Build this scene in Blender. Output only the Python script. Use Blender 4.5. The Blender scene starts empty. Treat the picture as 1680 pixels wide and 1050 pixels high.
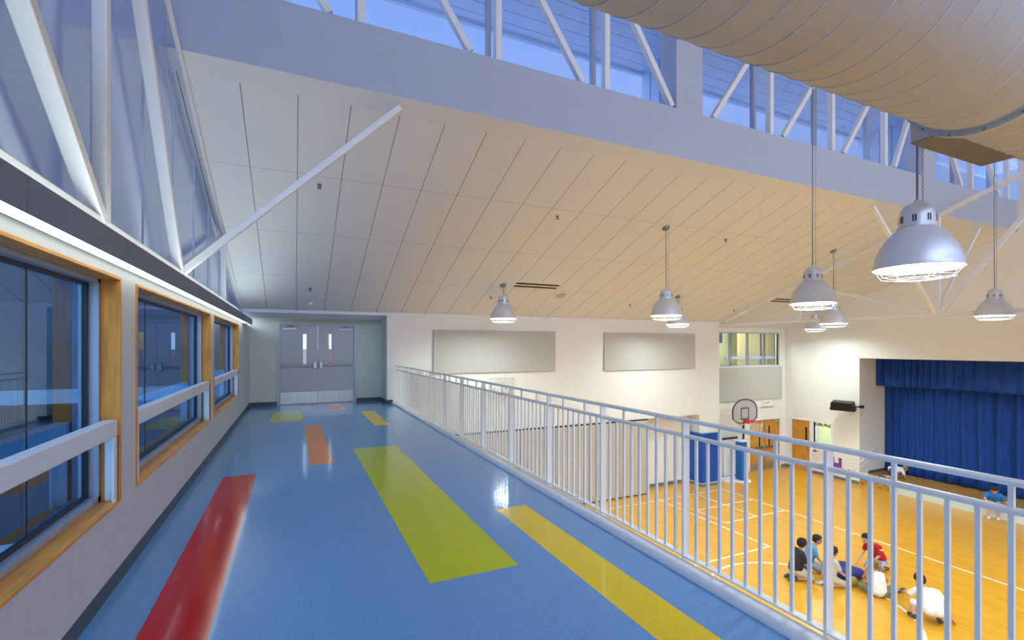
import bpy, bmesh, math, random
from mathutils import Vector, Matrix
random.seed(7)
S = bpy.context.scene
C = S.collection
# ------------------------------------------------------------------ camera, world, exposure
F, CX, CY = 779.0, 840.0, 525.0
YAW = math.atan(357/779); H = 1.6
cd = bpy.data.cameras.new('camera'); cam = bpy.data.objects.new('camera', cd); C.objects.link(cam)
cd.sensor_fit = 'HORIZONTAL'; cd.sensor_width = 36; cd.lens = F*36/1680; cd.shift_y = (568-CY)/1680
cd.clip_start = .05; cd.clip_end = 400
cam.location = (0, 0, H); cam.rotation_euler = (math.pi/2, 0, -YAW)
S.camera = cam
S.view_settings.view_transform = 'Standard'; S.view_settings.look = 'None'
S.view_settings.exposure = 0.25; S.view_settings.gamma = 1.0; S.view_settings.use_curve_mapping = False
W = bpy.data.worlds.new('dusk_sky'); S.world = W; W.use_nodes = True
nt = W.node_tree; nt.nodes.clear()
wo = nt.nodes.new('ShaderNodeOutputWorld'); bg = nt.nodes.new('ShaderNodeBackground')
tc = nt.nodes.new('ShaderNodeTexCoord'); sp = nt.nodes.new('ShaderNodeSeparateXYZ'); cr = nt.nodes.new('ShaderNodeValToRGB')
nt.links.new(tc.outputs['Generated'], sp.inputs[0]); nt.links.new(sp.outputs[2], cr.inputs[0])
gf = nt.nodes.new('ShaderNodeMapRange'); gf.inputs['From Min'].default_value = .1; gf.inputs['From Max'].default_value = -1.1; gf.inputs['To Max'].default_value = .74
gx = nt.nodes.new('ShaderNodeMix'); gx.data_type = 'RGBA'; gx.inputs[7].default_value = (.56, .575, .56, 1)
nt.links.new(gf.outputs[0], gx.inputs[0]); nt.links.new(cr.outputs[0], gx.inputs[6]); nt.links.new(gx.outputs[2], bg.inputs[0]); nt.links.new(bg.outputs[0], wo.inputs[0])
e = cr.color_ramp.elements
e[0].position = 0; e[0].color = (.10, .20, .42, 1)
e[1].position = 1; e[1].color = (.10, .28, .85, 1)
a = e.new(.02); a.color = (.16, .30, .62, 1)
a = e.new(.45); a.color = (.38, .53, .98, 1)
bg.inputs[1].default_value = 1.0
# evening glow: the sky is brightest in the west (behind the camera, -y) and fades towards +y
gm = nt.nodes.new('ShaderNodeMapRange'); gm.inputs['From Min'].default_value = .2; gm.inputs['From Max'].default_value = -1.2
gm.inputs['To Min'].default_value = .85; gm.inputs['To Max'].default_value = 13.0
wd = nt.nodes.new('ShaderNodeVectorMath'); wd.operation = 'DOT_PRODUCT'; wd.inputs[1].default_value = (.62, 1.0, 0)
nt.links.new(tc.outputs['Generated'], wd.inputs[0]); nt.links.new(wd.outputs['Value'], gm.inputs['Value']); nt.links.new(wd.outputs['Value'], gf.inputs['Value']); nt.links.new(gm.outputs[0], bg.inputs[1])
LAMP_E = 132.0       # gym pendant lens strength
COVE_E = 2.6        # linear fixture over the windows
UP_E = 6.5          # its uplight
# ------------------------------------------------------------------ materials
def new_mat(name):
    m = bpy.data.materials.new(name); m.use_nodes = True
    return m, m.node_tree, m.node_tree.nodes['Principled BSDF']
def mat(name, col, rough=.5, metal=0, noise=0, scale=40, bump=0, spec=.5, stretch=None, coat=0):
    m, t, b = new_mat(name)
    b.inputs['Base Color'].default_value = (*col, 1); b.inputs['Roughness'].default_value = rough
    b.inputs['Metallic'].default_value = metal; b.inputs['Specular IOR Level'].default_value = spec
    b.inputs['Coat Weight'].default_value = coat; b.inputs['Coat Roughness'].default_value = .06
    if noise or bump:
        tc = t.nodes.new('ShaderNodeTexCoord'); n = t.nodes.new('ShaderNodeTexNoise'); n.inputs['Scale'].default_value = scale
        n.inputs['Detail'].default_value = 4
        if stretch:
            mp = t.nodes.new('ShaderNodeMapping'); mp.inputs['Scale'].default_value = stretch
            t.links.new(tc.outputs['Object'], mp.inputs[0]); t.links.new(mp.outputs[0], n.inputs['Vector'])
        else: t.links.new(tc.outputs['Object'], n.inputs['Vector'])
        if noise:
            r = t.nodes.new('ShaderNodeValToRGB'); t.links.new(n.outputs[0], r.inputs[0])
            r.color_ramp.elements[0].position = .3; r.color_ramp.elements[1].position = .7
            r.color_ramp.elements[0].color = (*[c*(1-noise) for c in col], 1)
            r.color_ramp.elements[1].color = (*[min(1, c*(1+noise)) for c in col], 1)
            t.links.new(r.outputs[0], b.inputs['Base Color'])
        if bump:
            bp = t.nodes.new('ShaderNodeBump'); bp.inputs['Strength'].default_value = bump; bp.inputs['Distance'].default_value = .01
            t.links.new(n.outputs[0], bp.inputs['Height']); t.links.new(bp.outputs[0], b.inputs['Normal'])
    return m
def emit(name, col, s):
    m = bpy.data.materials.new(name); m.use_nodes = True; t = m.node_tree; t.nodes.clear()
    o = t.nodes.new('ShaderNodeOutputMaterial'); e = t.nodes.new('ShaderNodeEmission')
    e.inputs[0].default_value = (*col, 1); e.inputs[1].default_value = s; t.links.new(e.outputs[0], o.inputs[0])
    return m
def glass(name, tint, refl, rough=0.0, gcol=(1, 1, 1)):
    m = bpy.data.materials.new(name); m.use_nodes = True; t = m.node_tree; t.nodes.clear()
    o = t.nodes.new('ShaderNodeOutputMaterial'); mx = t.nodes.new('ShaderNodeMixShader')
    tr = t.nodes.new('ShaderNodeBsdfTransparent'); gl = t.nodes.new('ShaderNodeBsdfGlossy')
    tr.inputs[0].default_value = (*tint, 1); gl.inputs[1].default_value = rough
    lw = t.nodes.new('ShaderNodeLayerWeight'); lw.inputs[0].default_value = .25
    ma = t.nodes.new('ShaderNodeMath'); ma.operation = 'MULTIPLY_ADD'
    ma.inputs[1].default_value = 1-refl; ma.inputs[2].default_value = refl; ma.use_clamp = True
    pw = t.nodes.new('ShaderNodeMath'); pw.operation = 'POWER'; pw.inputs[1].default_value = 4.0; lw.inputs[0].default_value = .5
    gl.inputs[0].default_value = (*gcol, 1)
    t.links.new(lw.outputs['Facing'], pw.inputs[0]); t.links.new(pw.outputs[0], ma.inputs[0]); t.links.new(ma.outputs[0], mx.inputs[0])
    t.links.new(tr.outputs[0], mx.inputs[1]); t.links.new(gl.outputs[0], mx.inputs[2]); t.links.new(mx.outputs[0], o.inputs[0])
    return m
class N:
    """small node-graph helper for procedural floors"""
    def __init__(s, name):
        s.m, s.t, s.b = new_mat(name); s.tc = s.t.nodes.new('ShaderNodeTexCoord')
        sp = s.t.nodes.new('ShaderNodeSeparateXYZ'); s.t.links.new(s.tc.outputs['Object'], sp.inputs[0])
        s.x, s.y, s.z = sp.outputs
    def mt(s, op, a, b=0.0, c=None):
        n = s.t.nodes.new('ShaderNodeMath'); n.operation = op
        for i, v in enumerate((a, b, c)):
            if v is None: continue
            if isinstance(v, (int, float)): n.inputs[i].default_value = v
            else: s.t.links.new(v, n.inputs[i])
        return n.outputs[0]
    def band(s, v, a, b):
        return s.mt('MULTIPLY', s.mt('GREATER_THAN', v, a), s.mt('LESS_THAN', v, b))
    def rect(s, x0, x1, y0, y1): return s.mt('MULTIPLY', s.band(s.x, x0, x1), s.band(s.y, y0, y1))
    def union(s, L):
        o = L[0]
        for k in L[1:]: o = s.mt('MAXIMUM', o, k)
        return o
    def mix(s, fac, a, b, mode='MIX'):
        n = s.t.nodes.new('ShaderNodeMix'); n.data_type = 'RGBA'; n.blend_type = mode
        for i, v in ((0, fac), (6, a), (7, b)):
            if isinstance(v, (int, float)): n.inputs[i].default_value = v
            elif isinstance(v, tuple): n.inputs[i].default_value = (*v, 1)
            else: s.t.links.new(v, n.inputs[i])
        return n.outputs[2]
    def noise(s, scale, stretch=(1, 1, 1), detail=4):
        mp = s.t.nodes.new('ShaderNodeMapping'); mp.inputs['Scale'].default_value = stretch
        n = s.t.nodes.new('ShaderNodeTexNoise'); n.inputs['Scale'].default_value = scale; n.inputs['Detail'].default_value = detail
        s.t.links.new(s.tc.outputs['Object'], mp.inputs[0]); s.t.links.new(mp.outputs[0], n.inputs['Vector'])
        return n.outputs[0]
    def color(s, c): s.t.links.new(c, s.b.inputs['Base Color'])

def corridor_floor_mat():
    n = N('blue_vinyl_tile_with_bright_inlays')
    v = n.noise(55, detail=6); v = n.mt('MULTIPLY_ADD', v, 1.5, -.25)
    col = n.mix(v, (.095, .285, .580), (.170, .385, .710))
    rects = [((.64, .010, .008), [(-.79, -.43, 1.9, 6.75)]),
             ((.60, .66, .002), [(.83, 1.49, 3.14, 7.75), (-.47, .175, 11.13, 12.95)]),
             ((1.0, .68, .001), [(1.80, 2.12, .3, 4.3), (1.47, 1.79, 9.85, 12.18)]),
             ((1.0, .27, .0), [(.185, .495, 6.93, 10.43), (.85, 1.18, 12.55, 14.18)])]
    v2 = n.mt('MULTIPLY_ADD', v, .35, .8)
    for c, L in rects:
        dark = tuple(k*.85 for k in c)
        col = n.mix(n.union([n.rect(*r) for r in L]), col, n.mix(v, dark, c))
    # tile joints
    fx = n.mt('FRACT', n.mt('MULTIPLY', n.mt('ADD', n.x, 40.17), 1/.61)); fy = n.mt('FRACT', n.mt('MULTIPLY', n.mt('ADD', n.y, 40.1), 1/.61))
    j = n.mt('MAXIMUM', n.mt('LESS_THAN', fx, .0035), n.mt('LESS_THAN', fy, .0035))
    col = n.mix(n.mt('MULTIPLY', j, .25), col, (.02, .05, .12))
    n.color(col)
    n.b.inputs['Roughness'].default_value = .13; n.b.inputs['Specular IOR Level'].default_value = .38
    n.b.inputs['Coat Weight'].default_value = .15; n.b.inputs['Coat Roughness'].default_value = .04
    wv = n.noise(2.2, (1, 1, 1), 2)
    bp = n.t.nodes.new('ShaderNodeBump'); bp.inputs['Strength'].default_value = .07; bp.inputs['Distance'].default_value = .012
    n.t.links.new(wv, bp.inputs['Height']); n.t.links.new(bp.outputs[0], n.b.inputs['Normal']); n.t.links.new(bp.outputs[0], n.b.inputs['Coat Normal'])
    return n.m
def gym_floor_mat():
    n = N('honey_maple_sports_floor_with_white_court_lines')
    g = n.noise(3.0, (22, 1.2, 1), 5); g = n.mt('MULTIPLY_ADD', g, 1.8, -.4)
    col = n.mix(g, (.60, .26, .006), (.84, .43, .018))
    bi = n.mt('FLOOR', n.mt('MULTIPLY', n.x, 1/.085))
    bw = n.t.nodes.new('ShaderNodeTexWhiteNoise'); bw.noise_dimensions = '1D'; n.t.links.new(bi, bw.inputs['W'])
    col = n.mix(n.mt('MULTIPLY', bw.outputs[0], .25), col, (.46, .18, .012))
    w = .027
    R = [(14.3-w, 14.3+w, -4, 12.65), (8.6, 14.3+w, 12.65-w, 12.65+w), (11.35-w, 11.35+w, 8.53, 12.65), (7.4, 11.35+w, 8.53-w, 8.53+w),
         (12.99-w, 12.99+w, 10.2, 12.5), (11.7, 14.3, 11.37-w, 11.37+w), (11.7, 14.3, 10.2-w, 10.2+w), (11.7-w, 11.7+w, 10.2, 12.4),
         (4.6, 8.6, 12.65-w, 12.65+w)]
    d = n.mt('SQRT', n.mt('ADD', n.mt('POWER', n.mt('SUBTRACT', n.x, 9.48), 2.0), n.mt('POWER', n.mt('SUBTRACT', n.y, 6.32), 2.0)))
    L = [n.rect(*r) for r in R] + [n.band(d, 1.85-.03, 1.85+.03)]
    col = n.mix(n.union(L), col, (.86, .80, .62))
    n.color(col); n.b.inputs['Roughness'].default_value = .33; n.b.inputs['Coat Weight'].default_value = .25; n.b.inputs['Coat Roughness'].default_value = .22
    return n.m
def stage_floor_mat():
    n = N('parquet_stage_floor')
    ch = n.t.nodes.new('ShaderNodeTexChecker'); ch.inputs['Scale'].default_value = 6.5
    n.t.links.new(n.tc.outputs['Object'], ch.inputs['Vector'])
    ch.inputs[1].default_value = (.44, .21, .04, 1); ch.inputs[2].default_value = (.60, .32, .07, 1)
    g = n.noise(9, (1, 6, 1), 4)
    n.color(n.mix(n.mt('MULTIPLY', g, .5), ch.outputs[0], (.26, .12, .02))); n.b.inputs['Roughness'].default_value = .4
    return n.m
def ceiling_mat():
    n = N('white_acoustic_ceiling_panels')
    fx = n.mt('FRACT', n.mt('MULTIPLY', n.mt('ADD', n.x, 67*.668+.63), 1/.668))
    jx = n.mt('MULTIPLY', n.mt('LESS_THAN', fx, .017), n.mt('LESS_THAN', n.y, 13.6))
    jx = n.mt('MULTIPLY', jx, n.mt('GREATER_THAN', n.y, 3.0))
    fy = n.mt('FRACT', n.mt('MULTIPLY', n.mt('SUBTRACT', n.y, 3.395), 1/1.652))
    jy = n.mt('MULTIPLY', n.mt('LESS_THAN', fy, .0042), .5)
    jx = n.mt('MULTIPLY', jx, .85)
    lim = n.mt('LESS_THAN', n.y, 100)
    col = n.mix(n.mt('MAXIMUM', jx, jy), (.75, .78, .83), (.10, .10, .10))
    n.color(col); n.b.inputs['Roughness'].default_value = .8
    return n.m
def brick_mat():
    n = N('red_brick'); b = n.t.nodes.new('ShaderNodeTexBrick'); b.inputs['Scale'].default_value = 4
    mp = n.t.nodes.new('ShaderNodeMapping'); mp.inputs['Rotation'].default_value = (math.pi/2, 0, 0)
    n.t.links.new(n.tc.outputs['Object'], mp.inputs[0]); n.t.links.new(mp.outputs[0], b.inputs['Vector'])
    b.inputs[1].default_value = (.34, .09, .04, 1); b.inputs[2].default_value = (.22, .05, .03, 1); b.inputs[3].default_value = (.5, .42, .36, 1)
    n.color(b.outputs[0]); return n.m
def poly_mat():
    m = bpy.data.materials.new('ribbed_translucent_polycarbonate'); m.use_nodes = True; t = m.node_tree; t.nodes.clear()
    o = t.nodes.new('ShaderNodeOutputMaterial')
    tr = t.nodes.new('ShaderNodeBsdfTranslucent'); tr.inputs[0].default_value = (.42, .46, .58, 1)
    df = t.nodes.new('ShaderNodeBsdfDiffuse'); df.inputs[0].default_value = (.24, .27, .36, 1)
    gl = t.nodes.new('ShaderNodeBsdfGlossy'); gl.inputs[1].default_value = .09; gl.inputs[0].default_value = (.9, .93, 1, 1)
    m1 = t.nodes.new('ShaderNodeMixShader'); m1.inputs[0].default_value = .45
    m2 = t.nodes.new('ShaderNodeMixShader'); lw = t.nodes.new('ShaderNodeLayerWeight'); lw.inputs[0].default_value = .28
    ad = t.nodes.new('ShaderNodeMath'); ad.operation = 'MULTIPLY_ADD'; ad.inputs[1].default_value = .8; ad.inputs[2].default_value = .06
    tc = t.nodes.new('ShaderNodeTexCoord'); wv = t.nodes.new('ShaderNodeTexWave'); wv.bands_direction = 'Y'
    wv.inputs['Scale'].default_value = 12; wv.inputs['Distortion'].default_value = 0
    bp = t.nodes.new('ShaderNodeBump'); bp.inputs['Strength'].default_value = .06; bp.inputs['Distance'].default_value = .003
    t.links.new(tc.outputs['Object'], wv.inputs[0]); t.links.new(wv.outputs[1], bp.inputs['Height'])
    for k in (df, gl): t.links.new(bp.outputs[0], k.inputs['Normal'])
    pw = t.nodes.new('ShaderNodeMath'); pw.operation = 'POWER'; pw.inputs[1].default_value = 2.2; lw.inputs[0].default_value = .5
    t.links.new(lw.outputs['Facing'], pw.inputs[0]); t.links.new(pw.outputs[0], ad.inputs[0]); t.links.new(ad.outputs[0], m2.inputs[0])
    t.links.new(df.outputs[0], m1.inputs[1]); t.links.new(tr.outputs[0], m1.inputs[2])
    t.links.new(m1.outputs[0], m2.inputs[1]); t.links.new(gl.outputs[0], m2.inputs[2]); t.links.new(m2.outputs[0], o.inputs[0])
    return m
M = dict(
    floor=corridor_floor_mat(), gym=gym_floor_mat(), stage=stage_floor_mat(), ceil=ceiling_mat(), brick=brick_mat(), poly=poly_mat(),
    wall_left=mat('pale_grey_corridor_paint', (.66, .66, .68), .55, noise=.02, scale=8),
    wall_green=mat('pale_green_corridor_paint', (.68, .70, .60), .6, noise=.02, scale=8),
    wall=mat('warm_white_paint', (.82, .80, .75), .7, noise=.015, scale=6),
    white=mat('white_painted_steel', (.80, .81, .84), .38, noise=.01, scale=20),
    rail=mat('pale_blue_grey_painted_steel', (.90, .89, .86), .30, noise=.01, scale=20),
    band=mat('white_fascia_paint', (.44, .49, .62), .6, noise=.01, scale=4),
    strip=mat('white_ceiling_border', (.73, .76, .81), .8, noise=.01, scale=4),
    dark=mat('charcoal_metal_panel', (.135, .165, .23), .42, noise=.03, scale=6),
    base=mat('charcoal_rubber_base', (.055, .065, .085), .35, noise=.05, scale=20),
    gbase=mat('grey_rubber_base', (.17, .18, .19), .5, noise=.05, scale=20),
    wood=mat('clear_finished_maple', (.80, .33, .045), .42, noise=.22, scale=3.2, stretch=(8, 1.2, 8)),
    woodv=mat('clear_finished_maple_upright', (.80, .32, .04), .42, noise=.22, scale=3.2, stretch=(8, 8, 1.2)),
    oak=mat('honey_veneer', (.58, .27, .045), .4, noise=.25, scale=3, stretch=(8, 8, 1)),
    alu=mat('clear_anodised_aluminium', (.42, .47, .56), .35, .3, noise=.02, scale=10),
    gasket=mat('black_gasket', (.008, .009, .012), .4, noise=.05),
    steel=mat('brushed_stainless', (.46, .45, .44), .32, .9, noise=.12, scale=12),
    bronze=mat('satin_metal_hardware', (.25, .24, .22), .35, .8, noise=.05),
    door=mat('pale_grey_painted_door', (.56, .56, .57), .5, noise=.01, scale=10),
    frame=mat('pale_grey_door_frame', (.58, .62, .62), .5, noise=.01, scale=10),
    shade=mat('brushed_aluminium_dome', (.68, .70, .76), .36, .35, noise=.03, scale=30),
    inner=mat('white_reflector_lining', (.9, .9, .88), .4, noise=.01),
    black=mat('black_plastic', (.012, .012, .014), .4, noise=.1),
    slot=mat('dark_slot', (.01, .01, .012), .8, noise=.1),
    panel=mat('grey_fabric_acoustic_panel', (.50, .48, .44), .95, noise=.05, scale=160, bump=.25),
    fold=mat('beige_folding_panel', (.52, .455, .385), .5, noise=.03, scale=5),
    blue=mat('blue_vinyl_pad', (.004, .075, .42), .4, noise=.04, scale=5),
    polepad=mat('mid_blue_vinyl_pad', (.006, .13, .45), .45, noise=.04, scale=5),
    curtain=mat('royal_blue_stage_velour', (.001, .045, .255), .85, noise=.25, scale=5, stretch=(3, 3, .4)),
    duct=mat('off_white_spiral_duct', (.42, .425, .43), .5, .1, noise=.03, scale=3),
    ductbox=mat('pale_sheet_metal_box', (.62, .62, .60), .5, .1, noise=.03, scale=3),
    ductseam=mat('pale_grey_duct_seam', (.52, .55, .60), .5, 0, noise=.02),
    ductring=mat('galvanised_duct_flange', (.46, .50, .56), .4, .5, noise=.1, scale=14),
    net=mat('white_net_cord', (.8, .75, .62), .8, noise=.1), rim=mat('red_rim_paint', (.62, .03, .03), .35, noise=.05),
    board=mat('grey_acrylic_backboard', (.50, .50, .50), .3, noise=.03), navy=mat('navy_marking', (.01, .02, .09), .5, noise=.05),
    lime=mat('pale_green_painted_wall', (.70, .72, .38), .7, noise=.05, scale=2),
    yellowwall=mat('cream_yellow_partition', (.78, .62, .26), .7, noise=.05, scale=2),
    soffit=mat('painted_soffit_board', (.60, .66, .74), .7, noise=.03, scale=3),
    ground=mat('pale_outdoor_ground', (.55, .56, .58), .9, noise=.2, scale=1),
    paper=mat('white_paper', (.82, .80, .78), .8, noise=.04, scale=20), purple=mat('purple_paper', (.20, .07, .36), .8, noise=.06),
    pink=mat('pink_ink', (.75, .35, .38), .8, noise=.1), red=mat('exit_red', (.75, .06, .08), .5, noise=.05),
    tan=mat('tan_grille', (.58, .54, .42), .7, noise=.1), sprk=mat('sprinkler_metal', (.25, .25, .25), .4, .6, noise=.1),
    stepw=mat('light_step_riser_paint', (.62, .70, .66), .5, noise=.03), stepb=mat('dark_tread_rubber', (.10, .11, .12), .5, noise=.1),
)
M['pane'] = glass('blue_tinted_window_glass', (.32, .48, .56), .13, 0, (.55, .72, 1))
M['clear'] = glass('clear_glazing', (.86, .92, 1.0), .03)
M['faint'] = glass('clear_acrylic', (.96, .96, .95), 0.0)
M['lens'] = emit('white_hot_lamp_lens', (.83, 1, 1.03), LAMP_E)
M['cove'] = emit('fluorescent_lens', (.90, 1, .93), COVE_E)
M['up'] = emit('fluorescent_uplight', (.90, 1, .93), UP_E)
# ------------------------------------------------------------------ mesh builder
class MB:
    def __init__(s): s.v = []; s.f = []
    def quadmesh(s, P, faces):
        o = len(s.v); s.v += [tuple(p) for p in P]; s.f += [tuple(i+o for i in f) for f in faces]; return s
    def box(s, x0, y0, z0, x1, y1, z1):
        P = [(x0, y0, z0), (x1, y0, z0), (x1, y1, z0), (x0, y1, z0), (x0, y0, z1), (x1, y0, z1), (x1, y1, z1), (x0, y1, z1)]
        return s.quadmesh(P, [(0, 3, 2, 1), (4, 5, 6, 7), (0, 1, 5, 4), (1, 2, 6, 5), (2, 3, 7, 6), (3, 0, 4, 7)])
    def beam(s, a, b, w, h, side=None):
        """box from a to b; w along side axis, h along the third"""
        a, b = Vector(a), Vector(b); d = (b-a).normalized()
        sd = Vector(side) if side else (Vector((0, 0, 1)) if abs(d.z) < .9 else Vector((1, 0, 0)))
        sd = (sd - d*sd.dot(d)).normalized(); t = d.cross(sd)
        P = []
        for q in (a, b):
            for i, j in ((-1, -1), (1, -1), (1, 1), (-1, 1)): P.append(q + sd*(i*w/2) + t*(j*h/2))
        return s.quadmesh(P, [(0, 3, 2, 1), (4, 5, 6, 7), (0, 1, 5, 4), (1, 2, 6, 5), (2, 3, 7, 6), (3, 0, 4, 7)])
    def tube(s, pts, r, n=8, closed=False, cap=True):
        pts = [Vector(p) for p in pts]; k = len(pts); rs = r if isinstance(r, (list, tuple)) else [r]*k
        rings = []; up = None
        for i, p in enumerate(pts):
            if closed: d = pts[(i+1) % k]-pts[i-1]
            else: d = pts[min(i+1, k-1)]-pts[max(i-1, 0)]
            d.normalize()
            if up is None or abs(up.dot(d)) > .98: up = Vector((0, 0, 1)) if abs(d.z) < .9 else Vector((1, 0, 0))
            sd = (up - d*up.dot(d)).normalized(); up = sd; t = d.cross(sd)
            rings.append([p + sd*(math.cos(2*math.pi*j/n)*rs[i]) + t*(math.sin(2*math.pi*j/n)*rs[i]) for j in range(n)])
        o = len(s.v)
        for R in rings: s.v += [tuple(q) for q in R]
        m = k if closed else k-1
        for i in range(m):
            a, b = o+i*n, o+((i+1) % k)*n
            for j in range(n): s.f.append((a+j, a+(j+1) % n, b+(j+1) % n, b+j))
        if cap and not closed:
            s.f.append(tuple(o+j for j in reversed(range(n)))); s.f.append(tuple(o+(k-1)*n+j for j in range(n)))
        return s
    def lathe(s, prof, c=(0, 0, 0), n=40, axis='z', cap=False):
        o = len(s.v)
        for r, z in prof:
            for j in range(n):
                a = 2*math.pi*j/n; p = (r*math.cos(a), r*math.sin(a), z)
                if axis == 'x': p = (z, r*math.cos(a), r*math.sin(a))
                if axis == 'y': p = (r*math.cos(a), z, r*math.sin(a))
                s.v.append((p[0]+c[0], p[1]+c[1], p[2]+c[2]))
        for i in range(len(prof)-1):
            for j in range(n): s.f.append((o+i*n+j, o+i*n+(j+1) % n, o+(i+1)*n+(j+1) % n, o+(i+1)*n+j))
        if cap:
            s.f.append(tuple(o+j for j in reversed(range(n)))); s.f.append(tuple(o+(len(prof)-1)*n+j for j in range(n)))
        return s
    def prism(s, poly, a, b, axis='y'):
        """poly of (u,v) extruded from a to b along axis: y -> (u=x,v=z), x -> (u=y,v=z), z -> (u=x,v=y)"""
        o = len(s.v); n = len(poly)
        for q in (a, b):
            for u, v in poly: s.v.append((u, q, v) if axis == 'y' else (q, u, v) if axis == 'x' else (u, v, q))
        s.f.append(tuple(o+i for i in range(n))); s.f.append(tuple(o+n+i for i in reversed(range(n))))
        for i in range(n): s.f.append((o+i, o+n+i, o+n+(i+1) % n, o+(i+1) % n))
        return s
    def ball(s, c, r, n=12, m=8):
        if isinstance(r, (int, float)): r = (r, r, r)
        o = len(s.v); s.v.append((c[0], c[1], c[2]-r[2]))
        for i in range(1, m):
            t = math.pi*i/m
            for j in range(n):
                a = 2*math.pi*j/n; s.v.append((c[0]+r[0]*math.sin(t)*math.cos(a), c[1]+r[1]*math.sin(t)*math.sin(a), c[2]-r[2]*math.cos(t)))
        s.v.append((c[0], c[1], c[2]+r[2])); e = len(s.v)-1
        for j in range(n):
            s.f.append((o, o+1+(j+1) % n, o+1+j)); s.f.append((e, o+1+(m-2)*n+j, o+1+(m-2)*n+(j+1) % n))
            for i in range(m-2): s.f.append((o+1+i*n+j, o+1+i*n+(j+1) % n, o+1+(i+1)*n+(j+1) % n, o+1+(i+1)*n+j))
        return s
    def build(s, name, material, parent=None, smooth=False, world=True, bevel=0, kind=None, label=None):
        off = Vector((0, 0, 0))
        if parent and world:
            q = parent
            while q: off += q.location; q = q.parent
        me = bpy.data.meshes.new(name); me.from_pydata([tuple(Vector(p)-off) for p in s.v] if off.length else s.v, [], s.f)
        bm = bmesh.new(); bm.from_mesh(me); bmesh.ops.recalc_face_normals(bm, faces=bm.faces)
        if smooth:
            for f_ in bm.faces: f_.smooth = True
            for ed in bm.edges:
                if len(ed.link_faces) == 2 and ed.calc_face_angle(0) > .7: ed.smooth = False
        bm.to_mesh(me); bm.free(); me.materials.append(material)
        o = bpy.data.objects.new(name, me); C.objects.link(o); o.parent = parent
        if bevel:
            b = o.modifiers.new('bevel', 'BEVEL'); b.width = bevel; b.segments = 2; b.limit_method = 'ANGLE'
        if kind: o['kind'] = kind
        if label: o['label'] = label
        return o
def tag(o, label, cat, group=None):
    o['label'] = label; o['category'] = cat
    if group: o['group'] = group
    return o
def thing(name, label, cat, loc, group=None, rz=0, kind=None):
    o = bpy.data.objects.new(name, None); C.objects.link(o); o.location = loc; o.rotation_euler = (0, 0, rz); o.empty_display_size = .1
    if kind: o['kind'] = kind
    if label: tag(o, label, cat, group)
    return o
def struct(name, mb, m, **k):
    return mb.build(name, m, kind='structure', **k)
def B(*a): return MB().box(*a)
G = -3.66; XR = 19.55; YW = 13.45; YR = 13.94; YD = 14.35; YS = -4.5
def cz(y): return 7.416-.364*y
# ------------------------------------------------------------------ setting: floors
struct('floor', B(-1.085, YS, -.35, 2.46, YD+.05, 0), M['floor'])
struct('floor.001', B(2.3, -12.5, G-.2, XR, YR, G), M['gym'])
# the stage: two inset steps at its left end, then the platform
struct('floor.002', MB().box(XR, -4, G, 23.5, 9.9, G+.36).box(XR+.55, 9.9, G, 23.5, 10.92, G+.36).box(XR+.02, 9.9, G, XR+.55, 10.92, G+.18), M['stage'])
struct('trim_1', B(XR-.02, -4, G, XR-.001, 9.9, G+.352), M['stepw'])
struct('trim_2', MB().box(XR+.56, 10.9, G+.36, 22, 10.918, G+.46).box(XR+.03, 10.9, G+.18, XR+.56, 10.918, G+.28), M['stepb'])
# kerb at the edge of the balcony, rounded on the walking side
prof = [(2.46, .0)]+[(2.46+.055*(1-math.cos(t)), .05*math.sin(t)) for t in [math.pi/2*i/6 for i in range(1, 7)]]+[(2.575, .0476), (2.575, -.5), (2.46, -.5)]
k = MB().prism([(u, v) for u, v in prof], YS, YW, 'y'); struct('trim_3', k, M['white'], smooth=True)
# ------------------------------------------------------------------ walls
WIN = [(.62, 4.07), (4.42, 7.90), (8.20, 11.62)]; WZ0, WZ1 = .54, 2.07
w = MB(); w.box(-1.30, YS, -.35, -1.085, YD, WZ0).box(-1.30, YS, WZ1, -1.085, YD, 2.14)
edges = [YS]+[v for p in WIN for v in p]+[YD]
for i in range(0, len(edges), 2): w.box(-1.30, edges[i], WZ0, -1.085, edges[i+1], WZ1)
struct('wall_left', w, M['wall_left'])
struct('baseboard_left', B(-1.085, YS, 0, -1.077, YD, .10), M['base'])
# alcove end wall with an opening for the double door
D0, D1, DT = -.36, 1.555, 2.19
struct('wall_back', MB().box(-1.30, YD, 0, D0, YD+.2, 2.6).box(D1, YD, 0, 2.5, YD+.2, 2.6).box(D0, YD, DT, D1, YD+.2, 2.6), M['wall_green'])
struct('wall_alcove', B(2.335, YW+.002, 0, 2.5, YD, 2.6), M['wall_green'])
struct('baseboard_back', MB().box(-1.077, YD-.008, 0, -.43, YD, .10).box(1.63, YD-.008, 0, 2.33, YD, .10).box(2.327, YW, 0, 2.335, YD, .10).box(2.327, YW-.008, 0, 2.5, YW, .10), M['base'])
struct('ceiling.001', MB().box(-1.30, YW+.07, 2.48, 2.5, YD+.2, 2.6), M['wall_green'])
struct('trim_4', MB().box(-1.25, YW-.025, 2.452, 15.04, YW-.001, 2.528), M['white'])
# gym back wall with the pocket for the folding panels
w = MB().box(2.34, YW, -1.0, 15.04, YW+.45, 2.60).box(2.34, YW, G, 2.55, YW+.45, -1.0).box(14.02, YW, G, 15.04, YW+.45, -1.0)
struct('wall_gym_back', w, M['wall'])
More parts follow.
